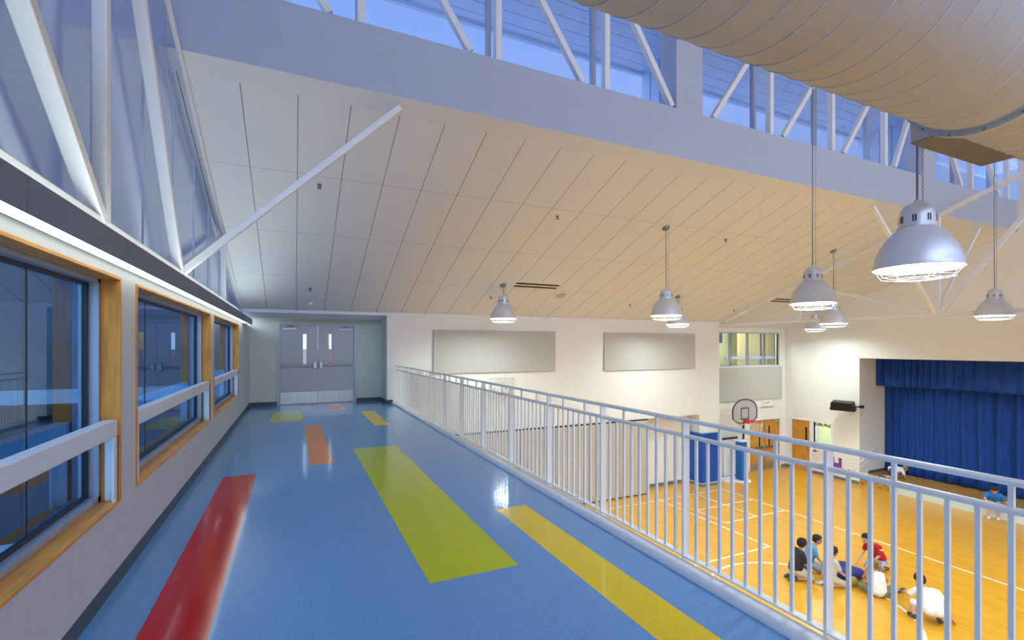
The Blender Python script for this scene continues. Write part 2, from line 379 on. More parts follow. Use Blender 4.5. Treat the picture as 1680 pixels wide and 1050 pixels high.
# recess back wall (window, double door)
NW = (15.3, 19.2, .77, 2.17); DD = (17.33, 19.17, G+2.12)
w = MB().box(2.5, YR, G, DD[0], YR+.2, NW[2]).box(DD[0], YR, DD[2], DD[1], YR+.2, NW[2]).box(DD[1], YR, G, XR+.2, YR+.2, NW[2])
w.box(2.5, YR, NW[2], NW[0], YR+.2, 2.9).box(NW[1], YR, NW[2], XR+.2, YR+.2, 2.9).box(NW[0], YR, NW[3], NW[1], YR+.2, 2.9)
struct('wall_recess', w, M['wall'])
# right wall: gable with the stage opening, a door and a serving window
OZ = 1.14; DR = (12.83, 13.60, G+2.13); RW = (11.98, 12.67, -2.62, -1.53)
w = MB().box(XR, 10.92, G, XR+.25, RW[0], 1.14).box(XR, RW[0], G, XR+.25, RW[1], RW[2]).box(XR, RW[0], RW[3], XR+.25, RW[1], 1.14)
w.box(XR, RW[1], G, XR+.25, DR[0], 1.14).box(XR, DR[0], DR[2], XR+.25, DR[1], 1.14).box(XR, DR[1], G, XR+.25, YR+.2, 1.14)
w.box(XR, -12.5, G, XR+.25, -4, OZ)
w.prism([(-12.5, OZ), (YR+.2, OZ), (YR+.2, 2.34), (6.57, 5.1), (6.57, 8.2), (-5, 8.2), (-5, 5.1), (-12.5, 2.3)], XR, XR+.25, 'x')
struct('wall_right', w, M['wall'])
struct('wall_stage', MB().box(XR+.25, 10.92, G, 24, 11.1, 2.2).box(23.5, -4, G, 23.7, 10.92, 2.2).box(XR+.25, -4.2, G, 24, -4, 2.2).box(XR+.25, -4, 2.0, 23.7, 10.92, 2.2), M['wall'])
struct('wall_under_balcony', MB().box(2.3, YS, G, 2.5, YW, -.35), M['wall'])
struct('wall_front', MB().box(-1.3, YS-.2, -.35, 2.6, YS, .25).box(-1.3, YS-.2, 3.2, 2.6, YS, 5).box(2.3, -12.7, G, XR, -12.5, 2.6), M['wall'])
bw_ = thing('window_9', None, None, (.6, YS-.1, .25), kind='structure')  # unseen window added behind the camera to light the corridor
B(-1.3, YS-.12, .25, 2.6, YS-.11, 3.2).build('glass', M['clear'], bw_)
MB().box(-1.3, YS-.16, .25, 2.6, YS-.06, .31).box(-1.3, YS-.16, 3.14, 2.6, YS-.06, 3.2).box(-.02, YS-.16, .31, .04, YS-.06, 3.14).box(1.26, YS-.16, .31, 1.32, YS-.06, 3.14).build('frame', M['alu'], bw_)
struct('baseboard_gym', MB().box(11.5, YR-.012, G, 13.83, YR, G+.12).box(15.04, YR-.012, G, 17.2, YR, G+.12).box(19.25, YR-.012, G, XR, YR, G+.12)
       .box(XR-.012, DR[1]+.07, G, XR, YR, G+.12).box(XR-.012, 10.92, G, XR, DR[0]-.07, G+.12).box(14.8, 13.436, G, 15.04, YW, G+.12).box(13.84, 13.155, G, 14.80, 13.17, G+.10).box(13.835, 13.16, G, 13.85, YR, G+.10), M['gbase'])
# ------------------------------------------------------------------ ceilings
def slab(x0, x1, ya, yb, t=.12, f_=cz):
    return MB().quadmesh([(x0, ya, f_(ya)), (x1, ya, f_(ya)), (x1, yb, f_(yb)), (x0, yb, f_(yb)), (x0, ya, f_(ya)+t), (x1, ya, f_(ya)+t), (x1, yb, f_(yb)+t), (x0, yb, f_(yb)+t)],
        [(0, 3, 2, 1), (4, 5, 6, 7), (0, 1, 5, 4), (1, 2, 6, 5), (2, 3, 7, 6), (3, 0, 4, 7)])
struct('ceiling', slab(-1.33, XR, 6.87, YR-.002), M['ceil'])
struct('trim_5', slab(-1.33, XR, 6.575, 6.869, .12), M['strip'])
struct('ceiling.002', slab(-1.33, XR, -12.5, -5, .12, lambda y: 5.03+.364*(y+5)), M['wall'])
struct('ceiling.003', B(-1.33, -5.2, 8.12, XR, 7.3, 8.25), M['wall'])
# fascia band below the clerestory
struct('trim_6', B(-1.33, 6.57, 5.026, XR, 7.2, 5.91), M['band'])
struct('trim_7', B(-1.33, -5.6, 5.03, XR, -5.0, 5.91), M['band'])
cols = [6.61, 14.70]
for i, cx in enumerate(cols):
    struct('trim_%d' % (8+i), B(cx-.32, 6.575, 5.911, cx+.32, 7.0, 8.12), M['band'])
# clerestory glazing (one window per bay) and the far one behind the camera
vert_x = [-1.2, .82, 2.81, 4.80, 6.61, 8.87, 10.88, 12.9, 14.70, 17.0, 19.1]
def clerestory(y, out, n):
    w = thing('window_%d' % n, None, None, (-1.3, y, 5.91), kind='structure')
    w['kind'] = 'structure'
    fr = MB(); fr.box(-1.3, y-.03, 5.911, XR, y+.03, 5.96).box(-1.3, y-.03, 8.0, XR, y+.03, 8.119)
    for x in vert_x: fr.box(x-.035, y-.05, 5.96, x+.035, y+.05, 8.0)
    fr.build('mullion_frame', M['alu'], w)
    B(-1.3, y-.005, 5.95, XR, y+.005, 8.02).build('glass', M['clear'], w)
clerestory(7.05, 1, 1); clerestory(-5.3, -1, 2)
# roof overhang outside and fins
sf = MB()
for i in range(5): sf.box(-2.5, 7.12+i*.302, 7.80, 23, 7.12+(i+1)*.302-.012, 7.9)
sf.box(-2.5, 7.12, 7.83, 23, 8.63, 8.05).box(-2.5, 8.55, 7.74, 23, 8.63, 8.1)
struct('bounce_roof_outside', MB().quadmesh([(-2.5, 7.2, 5.75), (22, 7.2, 5.75), (22, 15, 2.95), (-2.5, 15, 2.95)], [(0, 1, 2, 3)]), mat('pale_bounce_membrane', (.72, .73, .75), .8, noise=.04, scale=2))  # unseen roof surface, added pale to bounce sky light onto the soffit
struct('trim_10', sf, M['soffit'])
fi = MB()
for X in (7.18, 15.3):
    for j in range(5): fi.box(X-.0, 7.12+j*.3, 5.6, X+.12, 7.12+j*.3+.27, 7.8)
    fi.box(X+.03, 7.12, 5.6, X+.09, 8.55, 7.8)
struct('trim_11', fi, M['soffit'])
# ------------------------------------------------------------------ upper left translucent wall
pw = thing('wall_translucent', None, None, (-1.33, 3, 2.2), kind='structure')
MB().prism([(YS, 2.15), (YW+.1, 2.15), (YW+.1, cz(YW+.1)+.1), (6.57, 5.13), (6.57, 8.2), (-5, 8.2), (-5, 5.1), (YS, 5.2)], -1.345, -1.33, 'x').build('panel', M['poly'], pw)
mu = MB()
for y in [5.65-1.27*k for k in range(10)]+[6.92, 8.19, 9.46, 10.73, 12.0, 13.2]:
    top = 8.1 if -5 < y < 6.57 else (cz(y) if y > 6.5 else 5.03+.364*(y+5))
    mu.box(-1.33, y-.008, 2.2, -1.322, y+.008, top)
mu.build('joint_strip', M['alu'], pw)
# dark ledge with linear light over the windows
led = thing('linear_light', 'long white linear light under the charcoal fascia above the corridor windows', 'light fixture', (-.95, 3, 2.127))
fm = MB(); ys = [YS]+[2.48-1.22*k for k in range(5, 0, -1)]+[2.48+1.22*k for k in range(9)]+[13.44]
for a_, b_ in zip(ys[:-1], ys[1:]):
    if b_-a_ < .02: continue
    fm.box(-.965, a_+.003, 2.127, -.95, b_-.003, 2.271)
fm.box(-1.31, YS, 2.19, -.966, 13.44, 2.20)
fm.build('fascia', M['dark'], led)
MB().box(-1.07, YS, 2.140, -1.055, 13.44, 2.189).box(-1.085, YS, 2.145, -1.07, 13.44, 2.2).build('housing', M['base'], led)
ln = MB(); y = 12.45
while y > -4:
    ln.box(-1.056, y-1.21, 2.130, -.9655, y, 2.138); y -= 1.22
ln.build('lens', M['cove'], led)
B(-1.15, -4, 2.201, -1.0, 12.4, 2.215).build('uplight', M['up'], led)
# ------------------------------------------------------------------ corridor windows
for i, (a, b) in enumerate(WIN):
    w = thing('window_%d' % (3+i), None, None, (-1.2, (a+b)/2, WZ0), kind='structure')
    t = .022; xi, xo = -1.183, -1.075
    MB().box(xi, a, WZ0, xo, b, WZ0+t).build('sill', M['wood'], w, bevel=.003)
    MB().box(xi, a, WZ1-t, xo, b, WZ1).build('head', M['wood'], w, bevel=.003)
    for q in (a, b-t): MB().box(xi, q, WZ0+t, xo, q+t, WZ1-t).build('jamb', M['woodv'], w, bevel=.003)
    fr = MB(); x0, x1 = -1.29, -1.184
    fr.box(x0, a, WZ0, x1, b, WZ0+.06).box(x0, a, WZ1-.05, x1, b, WZ1).box(x0, a, WZ0, x1, a+.055, WZ1).box(x0, b-.055, WZ0, x1, b, WZ1)
    fr.build('frame', M['alu'], w)
    g = MB(); a2, b2 = a+.055, b-.055; z0, z1 = WZ0+.06, WZ1-.05
    for args in ((a2, z0, b2, z0+.02), (a2, z1-.02, b2, z1), (a2, z0, a2+.03, z1), (b2-.03, z0, b2, z1)):
        g.box(-1.262, args[0], args[1], -1.235, args[2], args[3])
    for m_ in ([3.255] if i == 0 else [5.385] if i == 1 else [9.3]): g.box(-1.262, m_, z0, -1.249, m_+.007, z1)
    g.build('gasket', M['gasket'], w)
    B(-1.262, a2, z0, -1.252, b2, z1).build('glass', M['pane'], w)
desc = ['nearest, cut by the left edge', 'middle of the three', 'nearest the double door']
for i, (a, b) in enumerate(WIN):
    a2, b2 = a+.03, b-.03
    r = thing('window_guard_bar', 'white guard bar across a corridor window, '+desc[i], 'guard bar', (-1.12, a2, WZ0+.022), 'guard bars at the corridor windows')
    B(-1.168, a2, .995, -1.09, b2, 1.105).build('bar', M['white'], r, bevel=.004)
    for q, sgn in ((a2, 1), (b2, -1)):
        br = MB().box(-1.155, min(q, q+sgn*.012), WZ0+.023, -1.088, max(q, q+sgn*.012), .994).box(-1.10, min(q, q+sgn*.075), WZ0+.023, -1.088, max(q, q+sgn*.075), .994).build('bracket', M['white'], r)
        if i == 0 and sgn < 0:
            for z in (.62, .66, .78, .90): MB().lathe([(.0005, -.004), (.009, -.004), (.009, .004), (.0005, .004)], (-1.125, q-.016, z), 10, 'y').build('bolt', M['white'], br)
# ------------------------------------------------------------------ corridor double door
fr = thing('door_1', None, None, ((D0+D1)/2, YD, 0), kind='structure')
MB().box(D0-.065, YD-.03, 0, D0, YD+.1, DT+.065).box(D1, YD-.03, 0, D1+.065, YD+.1, DT+.065).box(D0, YD-.03, DT, D1, YD+.1, DT+.065).build('frame', M['frame'], fr, bevel=.006)
B(D0, YD-.02, .0, D1, YD+.06, .012).build('threshold', M['bronze'], fr)
mid = (D0+D1)/2
for n, (x0, x1, hs) in enumerate(((D0+.004, mid-.003, 1), (mid+.003, D1-.004, -1))):
    lx = (.215, .305) if hs > 0 else (.865, .955)
    dr = thing('door_%d' % (2+n), None, None, (x0 if hs > 0 else x1, YD, 0), kind='structure')
    lf = MB(); z0, z1 = 1.10, 1.94; y0, y1 = YD, YD+.045
    lf.box(x0, y0, .015, lx[0], y1, DT-.004).box(lx[1], y0, .015, x1, y1, DT-.004).box(lx[0], y0, .015, lx[1], y1, z0).box(lx[0], y0, z1, lx[1], y1, DT-.004)
    lf.build('leaf', M['door'], dr)
    MB().box(lx[0]-.012, y0-.006, z0-.012, lx[0], y0, z1+.012).box(lx[1], y0-.006, z0-.012, lx[1]+.012, y0, z1+.012).box(lx[0], y0-.006, z0-.012, lx[1], y0, z0).box(lx[0], y0-.006, z1, lx[1], y0, z1+.012).build('lite_frame', M['frame'], dr)
    B(lx[0], y0+.02, z0, lx[1], y0+.026, z1).build('glass', M['clear'], dr)
    B(x0+.012, y0-.004, .02, x1-.012, y0, .335).build('kick_plate', M['steel'], dr)
    pb = MB().box(x0+.03, y0-.06, 1.045, x1-.03, y0-.025, 1.095)
    e1 = x1-.14 if hs > 0 else x0+.02
    pb.box(x0+.03, y0-.025, 1.05, x0+.07, y0, 1.09).box(x1-.07, y0-.025, 1.05, x1-.03, y0, 1.09)
    pbo = pb.build('panic_bar', M['bronze'], dr, bevel=.004)
    ex = (x1-.115, x1-.035) if hs > 0 else (x0+.035, x0+.115)
    B(ex[0], y0-.075, .985, ex[1], y0, 1.17).build('latch_case', M['steel'], pbo, bevel=.01)
    c0 = (x0+.06, x0+.41) if hs > 0 else (x1-.41, x1-.06)
    cl = B(c0[0], y0-.055, 2.04, c0[1], y0, 2.105).build('closer', M['white'], dr, bevel=.006)
    MB().beam((c0[0]+.06, y0-.03, 2.12), (c0[0]+.30, y0-.07, 2.14), .02, .012).beam((c0[0]+.30, y0-.07, 2.14), (c0[0]+.12, y0-.01, 2.17), .02, .012).build('arm', M['bronze'], cl)
# vestibule beyond the door: brick to waist height and an added glowing pane for the bright outdoors
struct('wall_vestibule', MB().box(-1.5, 17.0, -.1, 2.6, 17.2, 1.5), M['brick'])
vw = thing('window_6', None, None, (.5, 17.1, 1.5), kind='structure')
B(-1.5, 17.05, 1.5, 2.6, 17.07, 2.6).build('glass', emit('glowing_outdoor_pane', (.80, .95, .90), 1.1), vw)
MB().box(1.0, 17.0, 1.5, 1.06, 17.049, 2.6).box(1.5, 17.0, 1.5, 1.6, 17.049, 2.6).build('mullion', M['woodv'], vw)
struct('floor.003', B(-1.5, YD+.2, -.2, 2.6, 17.2, -.0), M['gbase'])
# ------------------------------------------------------------------ balcony railing
XC = 2.607
rl = thing('guard_railing', 'long pale blue-grey painted steel guard railing along the balcony edge above the gym', 'railing', (XC, 0, .04))
Y0r, Y1r = -1.4, 13.42
MB().prism([(XC-.022, 1.045), (XC+.022, 1.045), (XC+.024, 1.062), (XC+.012, 1.071), (XC-.012, 1.071), (XC-.024, 1.062)], Y0r, Y1r, 'y').build('top_rail', M['rail'], rl, smooth=True)
MB().prism([(XC-.020, .932), (XC+.020, .932), (XC+.022, .948), (XC+.011, .957), (XC-.011, .957), (XC-.022, .948)], Y0r, Y1r, 'y').build('middle_rail', M['rail'], rl, smooth=True)
B(XC-.027, Y0r, .062, XC+.027, Y1r, .074).build('bottom_rail', M['rail'], rl)
posts = [1.61+1.0235*k for k in range(-2, 12)]
for y in posts: B(XC-.03, y-.008, -.25, XC+.03, y+.008, 1.045).build('post', M['rail'], rl)
bal = []
for p in posts:
    for j in range(1, 10):
        y = p+j*.10235
        if Y0r < y < 13.38: bal.append((y, j in (3, 7)))
for p in range(1, 9): bal.append((1.61-1.0235*2-p*.10235, p in (3, 7))) if 1.61-1.0235*2-p*.10235 > Y0r else None
vis = sorted([q for q in bal if q[0] > .75])[:98]; rest = [q for q in bal if q not in vis]
def bz(y, up): return B(XC-.009, y-.009, .074, XC+.009, y+.009, 1.045 if up else .932)
lo = bz(0, False).build('baluster', M['rail'], None, world=False); hi = bz(0, True).build('baluster', M['rail'], None, world=False)
for o in (lo, hi): o.parent = rl
used = {False: False, True: False}
for y, up in vis:
    src = hi if up else lo
    o = src if not used[up] else src.copy()
    if used[up]: C.objects.link(o)
    used[up] = True; o.location = (-XC, y, -.04)
rb = MB()
for y, up in rest: rb.box(XC-.009, y-.009, .074, XC+.009, y+.009, 1.045 if up else .932)
rb.build('balusters', M['rail'], rl, kind='stuff')
# ------------------------------------------------------------------ roof trusses
def truss(X, label, both):
    t = thing('roof_truss', label, 'roof truss', (X, 6.55, 2.4))
    sx = (1, 0, 0)
    MB().beam((X, 13.42, 2.415), (X, -4.9, 2.415), .09, .09, sx).build('bottom_chord', M['white'], t, bevel=.008)
    zt = lambda y: cz(y)-.06
    if both: MB().beam((X, 13.2, zt(13.2)), (X, 3.0, zt(3.0)), .10, .10, sx).build('top_chord', M['white'], t, bevel=.008)
    else: MB().beam((X, 13.3, zt(13.3)), (X, 3.0, zt(3.0)), .045, .05, sx).build('top_chord', M['white'], t, bevel=.008)
    for y, z1 in ((10.26, zt(10.26)), (6.55, zt(6.55)), (4.12, zt(4.12))):
        if y == 6.55 and not both: continue
        MB().beam((X, y, 2.45), (X, y, z1), .085, .085, sx).build('post', M['white'], t, bevel=.008)
    for (ya, za), (yb, zb) in (((6.6, 2.45), (10.2, 3.62)), ((6.5, 2.45), (4.02, zt(4.0))), ((4.05, 2.45), (.7, 5.25))):
        MB().beam((X, ya, za), (X, yb, zb), .10, .10 if both else .085, sx).build('diagonal', M['white'], t, bevel=.008)
    for sgn in ((-1, 1) if both else (1,)):
        e = 2.55
        MB().beam((X, 6.62, 2.45), (X+sgn*e, 6.72, cz(6.72)-.02), .08, .08, (0, 1, 0)).build('side_brace', M['white'], t, bevel=.008)
    return t
truss(-1.2, 'white steel roof truss standing against the translucent wall above the corridor windows', False)
truss(15.1, 'white steel roof truss spanning the gym in front of the stage curtain wall', True)
ct = thing('clerestory_truss', 'row of white steel uprights and diagonals standing in front of the clerestory glass', 'truss', (6, 6.66, 5.91))
for x in vert_x:
    if min(abs(x-c) for c in cols) < .05: continue
    MB().beam((x, 6.66, 5.911), (x, 6.66, 8.11), .10, .12, (1, 0, 0)).build('upright', M['white'], ct, bevel=.008)
def dg(xa, xb): MB().beam((xa, 6.66, 5.96), (xb, 6.66, 8.06), .10, .10, (0, 1, 0)).build('diagonal', M['white'], ct, bevel=.008)
for xb, xt in ((.42, -1.05), (2.37, .95), (4.33, 2.87), (6.25, 4.86), (7.27, 8.80), (9.26, 10.82), (11.29, 12.82), (13.3, 14.33), (16.48, 15.1), (18.6, 17.1)): dg(xb, xt)
# ------------------------------------------------------------------ duct
K = 4.8; DY, DZ, DRr = .372*K, H+.46*K, .11*K
du = thing('spiral_duct', 'huge off-white spiral air duct hanging overhead at the top right', 'air duct', (K, DY, DZ))
MB().lathe([(DRr, -1.2), (DRr, 19.4)], (0, DY, DZ), 72, 'x', cap=True).build('duct_body', M['duct'], du, smooth=True)
def helix(x0, x1, p=.205):
    n = int((x1-x0)/p*48)
    return [(x0+(x1-x0)*i/n, DY+(DRr+.001)*math.cos(2*math.pi*i/48), DZ-(DRr+.001)*math.sin(2*math.pi*i/48)) for i in range(n+1)]
MB().tube(helix(-1.1, K-.05), .0045, 4).tube(helix(K+.06, 11), .0045, 4).build('spiral_seam', M['ductseam'], du)
MB().lathe([(DRr, K-.03), (DRr+.045, K-.03), (DRr+.045, K+.015), (DRr+.012, K+.02), (DRr+.012, K+.05), (DRr, K+.05)], (0, DY, DZ), 72, 'x').build('flange_ring', M['ductring'], du, smooth=True)
for i in range(16):
    a = 2*math.pi*i/16; MB().ball((K-.03, DY+(DRr+.03)*math.cos(a), DZ+(DRr+.03)*math.sin(a)), .012, 8, 6).build('bolt', M['sprk'], du)
xb = K+.06; ye = xb/2.109; zb = H+.765*ye
MB().box(xb, DY-.2, zb, 2.645*ye, ye, zb+.85).build('tap_box', M['ductbox'], du, bevel=.004)
MB().box(xb-.003, DY-.1, zb-.006, 2.645*ye+.003, ye+.004, zb-.001).build('bottom_edge_strip', M['bronze'], du)
for x in (1.5, 8.5, 12, 16): MB().tube([(x, DY, DZ+DRr-.02), (x, DY, 8.12)], .008, 6).build('hanger_rod', M['sprk'], du)
# ------------------------------------------------------------------ pendant lamps
lp = {}
R0 = .3425
prof = [(R0, 0), (R0+.006, .006), (R0, .02), (.337, .06), (.320, .13), (.293, .20), (.257, .265), (.215, .32), (.175, .36), (.150, .385)]
lp['reflector'] = MB().lathe(prof, n=48).build('reflector', M['shade'], None, smooth=True)
lp['reflector_lining'] = MB().lathe([(r-.006, z) for r, z in prof[2:]]+[(.02, .385)], n=48).build('reflector_lining', M['inner'], None, smooth=True)
hs = MB().lathe([(.146, .383), (.153, .386), (.153, .394), (.143, .398), (.141, .49), (.133, .54), (.110, .585), (.075, .615), (.032, .630), (.022, .655), (.001, .657)], n=40)
lp['socket_housing'] = hs.build('socket_housing', M['shade'], None, smooth=True)
sl = MB()
for i in range(8):
    for d in (-.07, .07):
        a = 2*math.pi*i/8+.3+d; c_, s_ = math.cos(a), math.sin(a)
        sl.beam((.1425*c_, .1425*s_, .43), (.1415*c_, .1415*s_, .495), .010, .004, (-s_, c_, 0))
hm = lp['socket_housing'].data; hm.materials.append(M['slot']); bm = bmesh.new(); bm.from_mesh(hm)
vs = [bm.verts.new(p) for p in sl.v]
for f_ in sl.f: bm.faces.new([vs[i] for i in f_]).material_index = 1
bm.to_mesh(hm); bm.free()
lp['lens'] = MB().lathe([(.001, .125), (.295, .125), (.295, .131), (.001, .131)], n=48).build('lens', M['lens'], None)
cg = MB()
def ring(r, z, t=.0032, n=40): cg.tube([(r*math.cos(2*math.pi*i/n), r*math.sin(2*math.pi*i/n), z) for i in range(n)], t, 5, closed=True)
ring(R0-.012, -.012); ring(.285, -.085); ring(.20, -.10); ring(.10, -.105)
for i in range(8):
    a = 2*math.pi*i/8+.15; c_, s_ = math.cos(a), math.sin(a)
    cg.tube([(r*c_, r*s_, z) for r, z in ((R0-.012, .0), (.315, -.045), (.285, -.085), (.20, -.10), (.10, -.105))], .0032, 5)
lp['wire_guard'] = cg.build('wire_guard', mat('bare_guard_wire', (.05, .05, .05), .5, noise=.05), None)
def pendant(x, y, z, label, first, group='dome pendant lamps over the gym'):
    t = thing('pendant_lamp', label, 'lamp', (x, y, z), group)
    for k, o in lp.items():
        c = o if first else o.copy()
        if not first: C.objects.link(c)
        c.parent = t
    top = (cz(y) if y > 6.57 else 8.12)-.004 - z
    MB().tube([(0, 0, .65), (0, 0, top)], .0095, 8).build('rod', M['sprk'], t, world=False)
    if y < 3 and x < 7:
        ch = MB(); zz = .64; i = 0
        while zz < min(top, 3.6):
            px, py = .052, -.02
            pts = []
            for q in range(10):
                a = 2*math.pi*q/10; w_ = .0075*math.cos(a); h_ = .017*math.sin(a)
                pts.append((px+(w_ if i % 2 else 0), py+(0 if i % 2 else w_), zz+h_))
            ch.tube(pts, .0022, 4, closed=True); zz += .027; i += 1
        ch.tube([(px, py, zz), (px, py, top)], .003, 5)
        ch.build('chain', M['sprk'], t, world=False)
    else: MB().tube([(.05, -.02, .60), (.06, -.02, top)], .0035, 5).build('chain', M['sprk'], t, world=False)
    s_ = .364 if y > 6.57 else 0
    cn = MB().lathe([(.001, -.05), (.07, -.045), (.085, -.01), (.085, .0)], n=24, cap=False)
    cn.v = [(a, b, c+top-s_*b) for a, b, c in cn.v]; cn.build('canopy', M['sprk'], t, smooth=True, world=False)
    return t
LAMPS = [(5.40, 2.507, 2.34, 'largest and nearest grey dome pendant lamp, below the duct'),
 (8.04, 5.23, 2.325, 'second largest grey dome pendant lamp, just left of the nearest'),
 (14.84, 5.38, 2.31, 'grey dome pendant lamp at the right edge in front of the stage wall'),
 (7.78, 8.46, 2.30, 'grey dome pendant lamp on a long rod above the right grey wall panel'),
 (13.96, 8.48, 2.24, 'grey dome pendant lamp just right of and behind the second largest one'),
 (5.02, 11.50, 2.325, 'leftmost grey dome pendant lamp, above the left grey wall panel'),
 (11.13, 11.58, 2.30, 'small grey dome pendant lamp half hidden behind the long-rod one above the right panel'),
 (17.9, 11.55, 2.245, 'farthest and smallest grey dome pendant lamp, in front of the recess window')]
for i, l in enumerate(LAMPS): pendant(*l, i == 0)
for x, y in ((11.9, 2.5), (17.6, 2.5), (8.0, -.7), (14.6, -.7), (5.4, -3.9), (11.6, -3.9), (17.8, -3.9)):  # extra lamps out of view, added so the gym is lit evenly
    pendant(x, y, 2.31, 'unseen grey dome pendant lamp added beyond the right edge to light the gym evenly', False, 'unseen pendant lamps')
# ------------------------------------------------------------------ ceiling fittings
SL = math.atan(-.364)
def on_ceiling(o, x, y, dz=0): o.location = (x, y, cz(y)-dz); o.rotation_euler = (SL, 0, 0)
def vent(x0, x1, y, label):
    v = thing('ceiling_vent', label, 'air vent', (0, 0, 0), 'slot vents in the sloped ceiling'); on_ceiling(v, (x0+x1)/2, y, .001)
    w_ = (x1-x0)/2
    MB().box(-w_, -.16, -.008, w_, .16, 0).build('frame', M['wall'], v, world=False)
    for q in (-.085, .075): MB().box(-w_+.02, q-.038, -.014, w_-.02, q+.038, -.0085).build('slot', M['slot'], v, world=False)
vent(5.32, 6.66, 11.45, 'black double slot air vent in the ceiling right of the leftmost pendant lamp')
vent(15.3, 16.6, 11.45, 'black double slot air vent in the ceiling beside the right roof truss')
for x, y, l in ((7.03, 11.94, 'round tan ceiling speaker beside the long black slot vent'), (15.2, 12.2, 'round tan ceiling speaker near the far end of the right roof truss')):
    s_ = MB().lathe([(.001, -.012), (.15, -.012), (.165, 0)], n=32).build('ceiling_speaker', M['tan'], None, smooth=True); on_ceiling(s_, x, y, .001); tag(s_, l, 'speaker')
for x, y, l in ((.38, 8.56, 'nearest small sprinkler head in the ceiling, beside the long diagonal brace'), (4.96, 8.57, 'small sprinkler head in the upper middle of the sloped ceiling'),
    (9.84, 8.61, 'small sprinkler head in the ceiling between the nearer pendant rods'), (4.95, 12.22, 'small sprinkler head just left of the leftmost pendant lamp'),
    (9.81, 12.31, 'small sprinkler head in the ceiling left of the overlapping pendant lamps'), (14.52, 12.33, 'small sprinkler head in the ceiling above the recess window'), (.34, 12.21, 'small sprinkler head in the ceiling above the grey double door')):
    s_ = MB().lathe([(.001, -.065), (.035, -.062), (.012, -.05), (.012, -.02), (.035, -.012), (.035, 0)], n=16).build('sprinkler', M['sprk'], None, smooth=True); on_ceiling(s_, x, y, .001); tag(s_, l, 'sprinkler', 'ceiling sprinklers')
s_ = MB().lathe([(.001, -.05), (.05, -.05), (.065, -.02), (.065, 0)], n=24).build('smoke_detector', M['inner'], None, smooth=True); on_ceiling(s_, .36, 13.0, .001); tag(s_, 'round white smoke detector on the ceiling in front of the grey double door', 'smoke detector')
# ------------------------------------------------------------------ acoustic wall panels
def apanel(x0, x1, z0, z1, yw, n, label):
    p = thing('acoustic_panel', label, 'acoustic panel', ((x0+x1)/2, yw, z0), 'grey fabric wall panels')
    m = MB(); d = (x1-x0)/n
    m.box(x0, yw-.06, z0, x1, yw-.001, z1).build('fabric_board', M['panel'], p, bevel=.012)
    for k in range(1, n): MB().box(x0+k*d-.003, yw-.0615, z0+.01, x0+k*d+.003, yw-.0605, z1-.01).build('seam', M['fold'], p)
apanel(3.64, 7.69, .80, 2.075, YW, 3, 'large grey fabric panel on the gym wall, the left one above the railing')
apanel(9.60, 13.74, .757, 2.067, YW, 3, 'large grey fabric panel on the gym wall, the right one by the overlapping lamps')
apanel(15.1, 19.3, -.66, .73, YR, 3, 'grey fabric panel directly below the recess window')
# folding wall panels
fx = [2.58+1.27*i for i in range(8)]
for i in range(7):
    f = B(fx[i]+.008, 13.33, G+.04, fx[i+1]-.008, 13.44, -1.045).build('folding_panel', M['fold'], None, bevel=.006)
    tag(f, 'tall beige folding wall panel below the balcony, '+['leftmost of seven', 'second from the left', 'third from the left', 'middle one of seven', 'third from the right', 'second from the right', 'rightmost, beside the open recess'][i], 'wall panel', 'beige folding panels')
struct('trim_12', MB().box(2.56, 13.36, G, 11.48, 13.6, G+.04).box(2.56, 13.40, -1.045, 11.48, 13.7, -1.002), M['slot'])  # dark strips: painted shade in the gap above the panels, black bottom below
# padded pilaster
pd = thing('wall_pad', 'tall royal blue vinyl safety padding around the pillar beside the recess', 'wall pad', (14.3, 13.4, G+.1))
for k in range(3): B(13.85+k*.3167+.002, 13.17, G+.10, 13.85+(k+1)*.3167-.002, 13.23, -1.68).build('front_pad', M['blue'], pd, bevel=.012)
for k in range(3): B(13.851, 13.232+k*.236, G+.10, 13.91, 13.232+(k+1)*.236-.003, -1.68).build('side_pad', M['blue'], pd, bevel=.012)
B(13.84, 13.16, G+.10, 14.80, 13.9, G+.125).build('bottom_strip', M['white'], pd)
B(13.92, 13.24, G+.13, 14.79, 13.449, -1.70).build('core', M['fold'], pd)
# ------------------------------------------------------------------ recess window and the lit room behind
nw = thing('window_7', None, None, (17.2, YR, NW[2]), kind='structure')
fr = MB(); y0, y1 = YR+.03, YR+.09
fr.box(NW[0], y0, NW[2], NW[1], y1, NW[2]+.04).box(NW[0], y0, NW[3]-.04, NW[1], y1, NW[3])
for x in (NW[0]+.02, 16.24, 17.24, 18.23, NW[1]-.03): fr.box(x-.028, y0, NW[2], x+.028, y1, NW[3])
fr.build('frame', M['alu'], nw)
MB().box(16.275, y0-.002, NW[2]+.03, 16.30, y1-.02, NW[3]-.03).box(17.275, y0-.002, NW[2]+.03, 17.30, y1-.02, NW[3]-.03).box(18.265, y0-.002, NW[2]+.03, 18.29, y1-.02, NW[3]-.03).box(19.10, y0-.002, NW[2]+.03, 19.13, y1-.02, NW[3]-.03).build('gasket', M['gasket'], nw)
B(NW[0], YR+.058, NW[2]+.02, NW[1], YR+.064, NW[3]-.02).build('glass', M['clear'], nw)
struct('wall_upper_room', MB().box(14.5, 16.6, .0, 21.2, 16.7, 3).box(14.4, YR+.2, 0, 14.5, 16.7, 3).box(21.2, YR+.2, 0, 21.3, 16.7, 3), M['lime'])
struct('floor.004', B(14.4, YR+.2, -.1, 21.3, 16.7, 0), M['gbase'])
struct('ceiling.004', B(14.4, YR+.2, 2.9, 21.3, 16.7, 3.0), M['wall'])
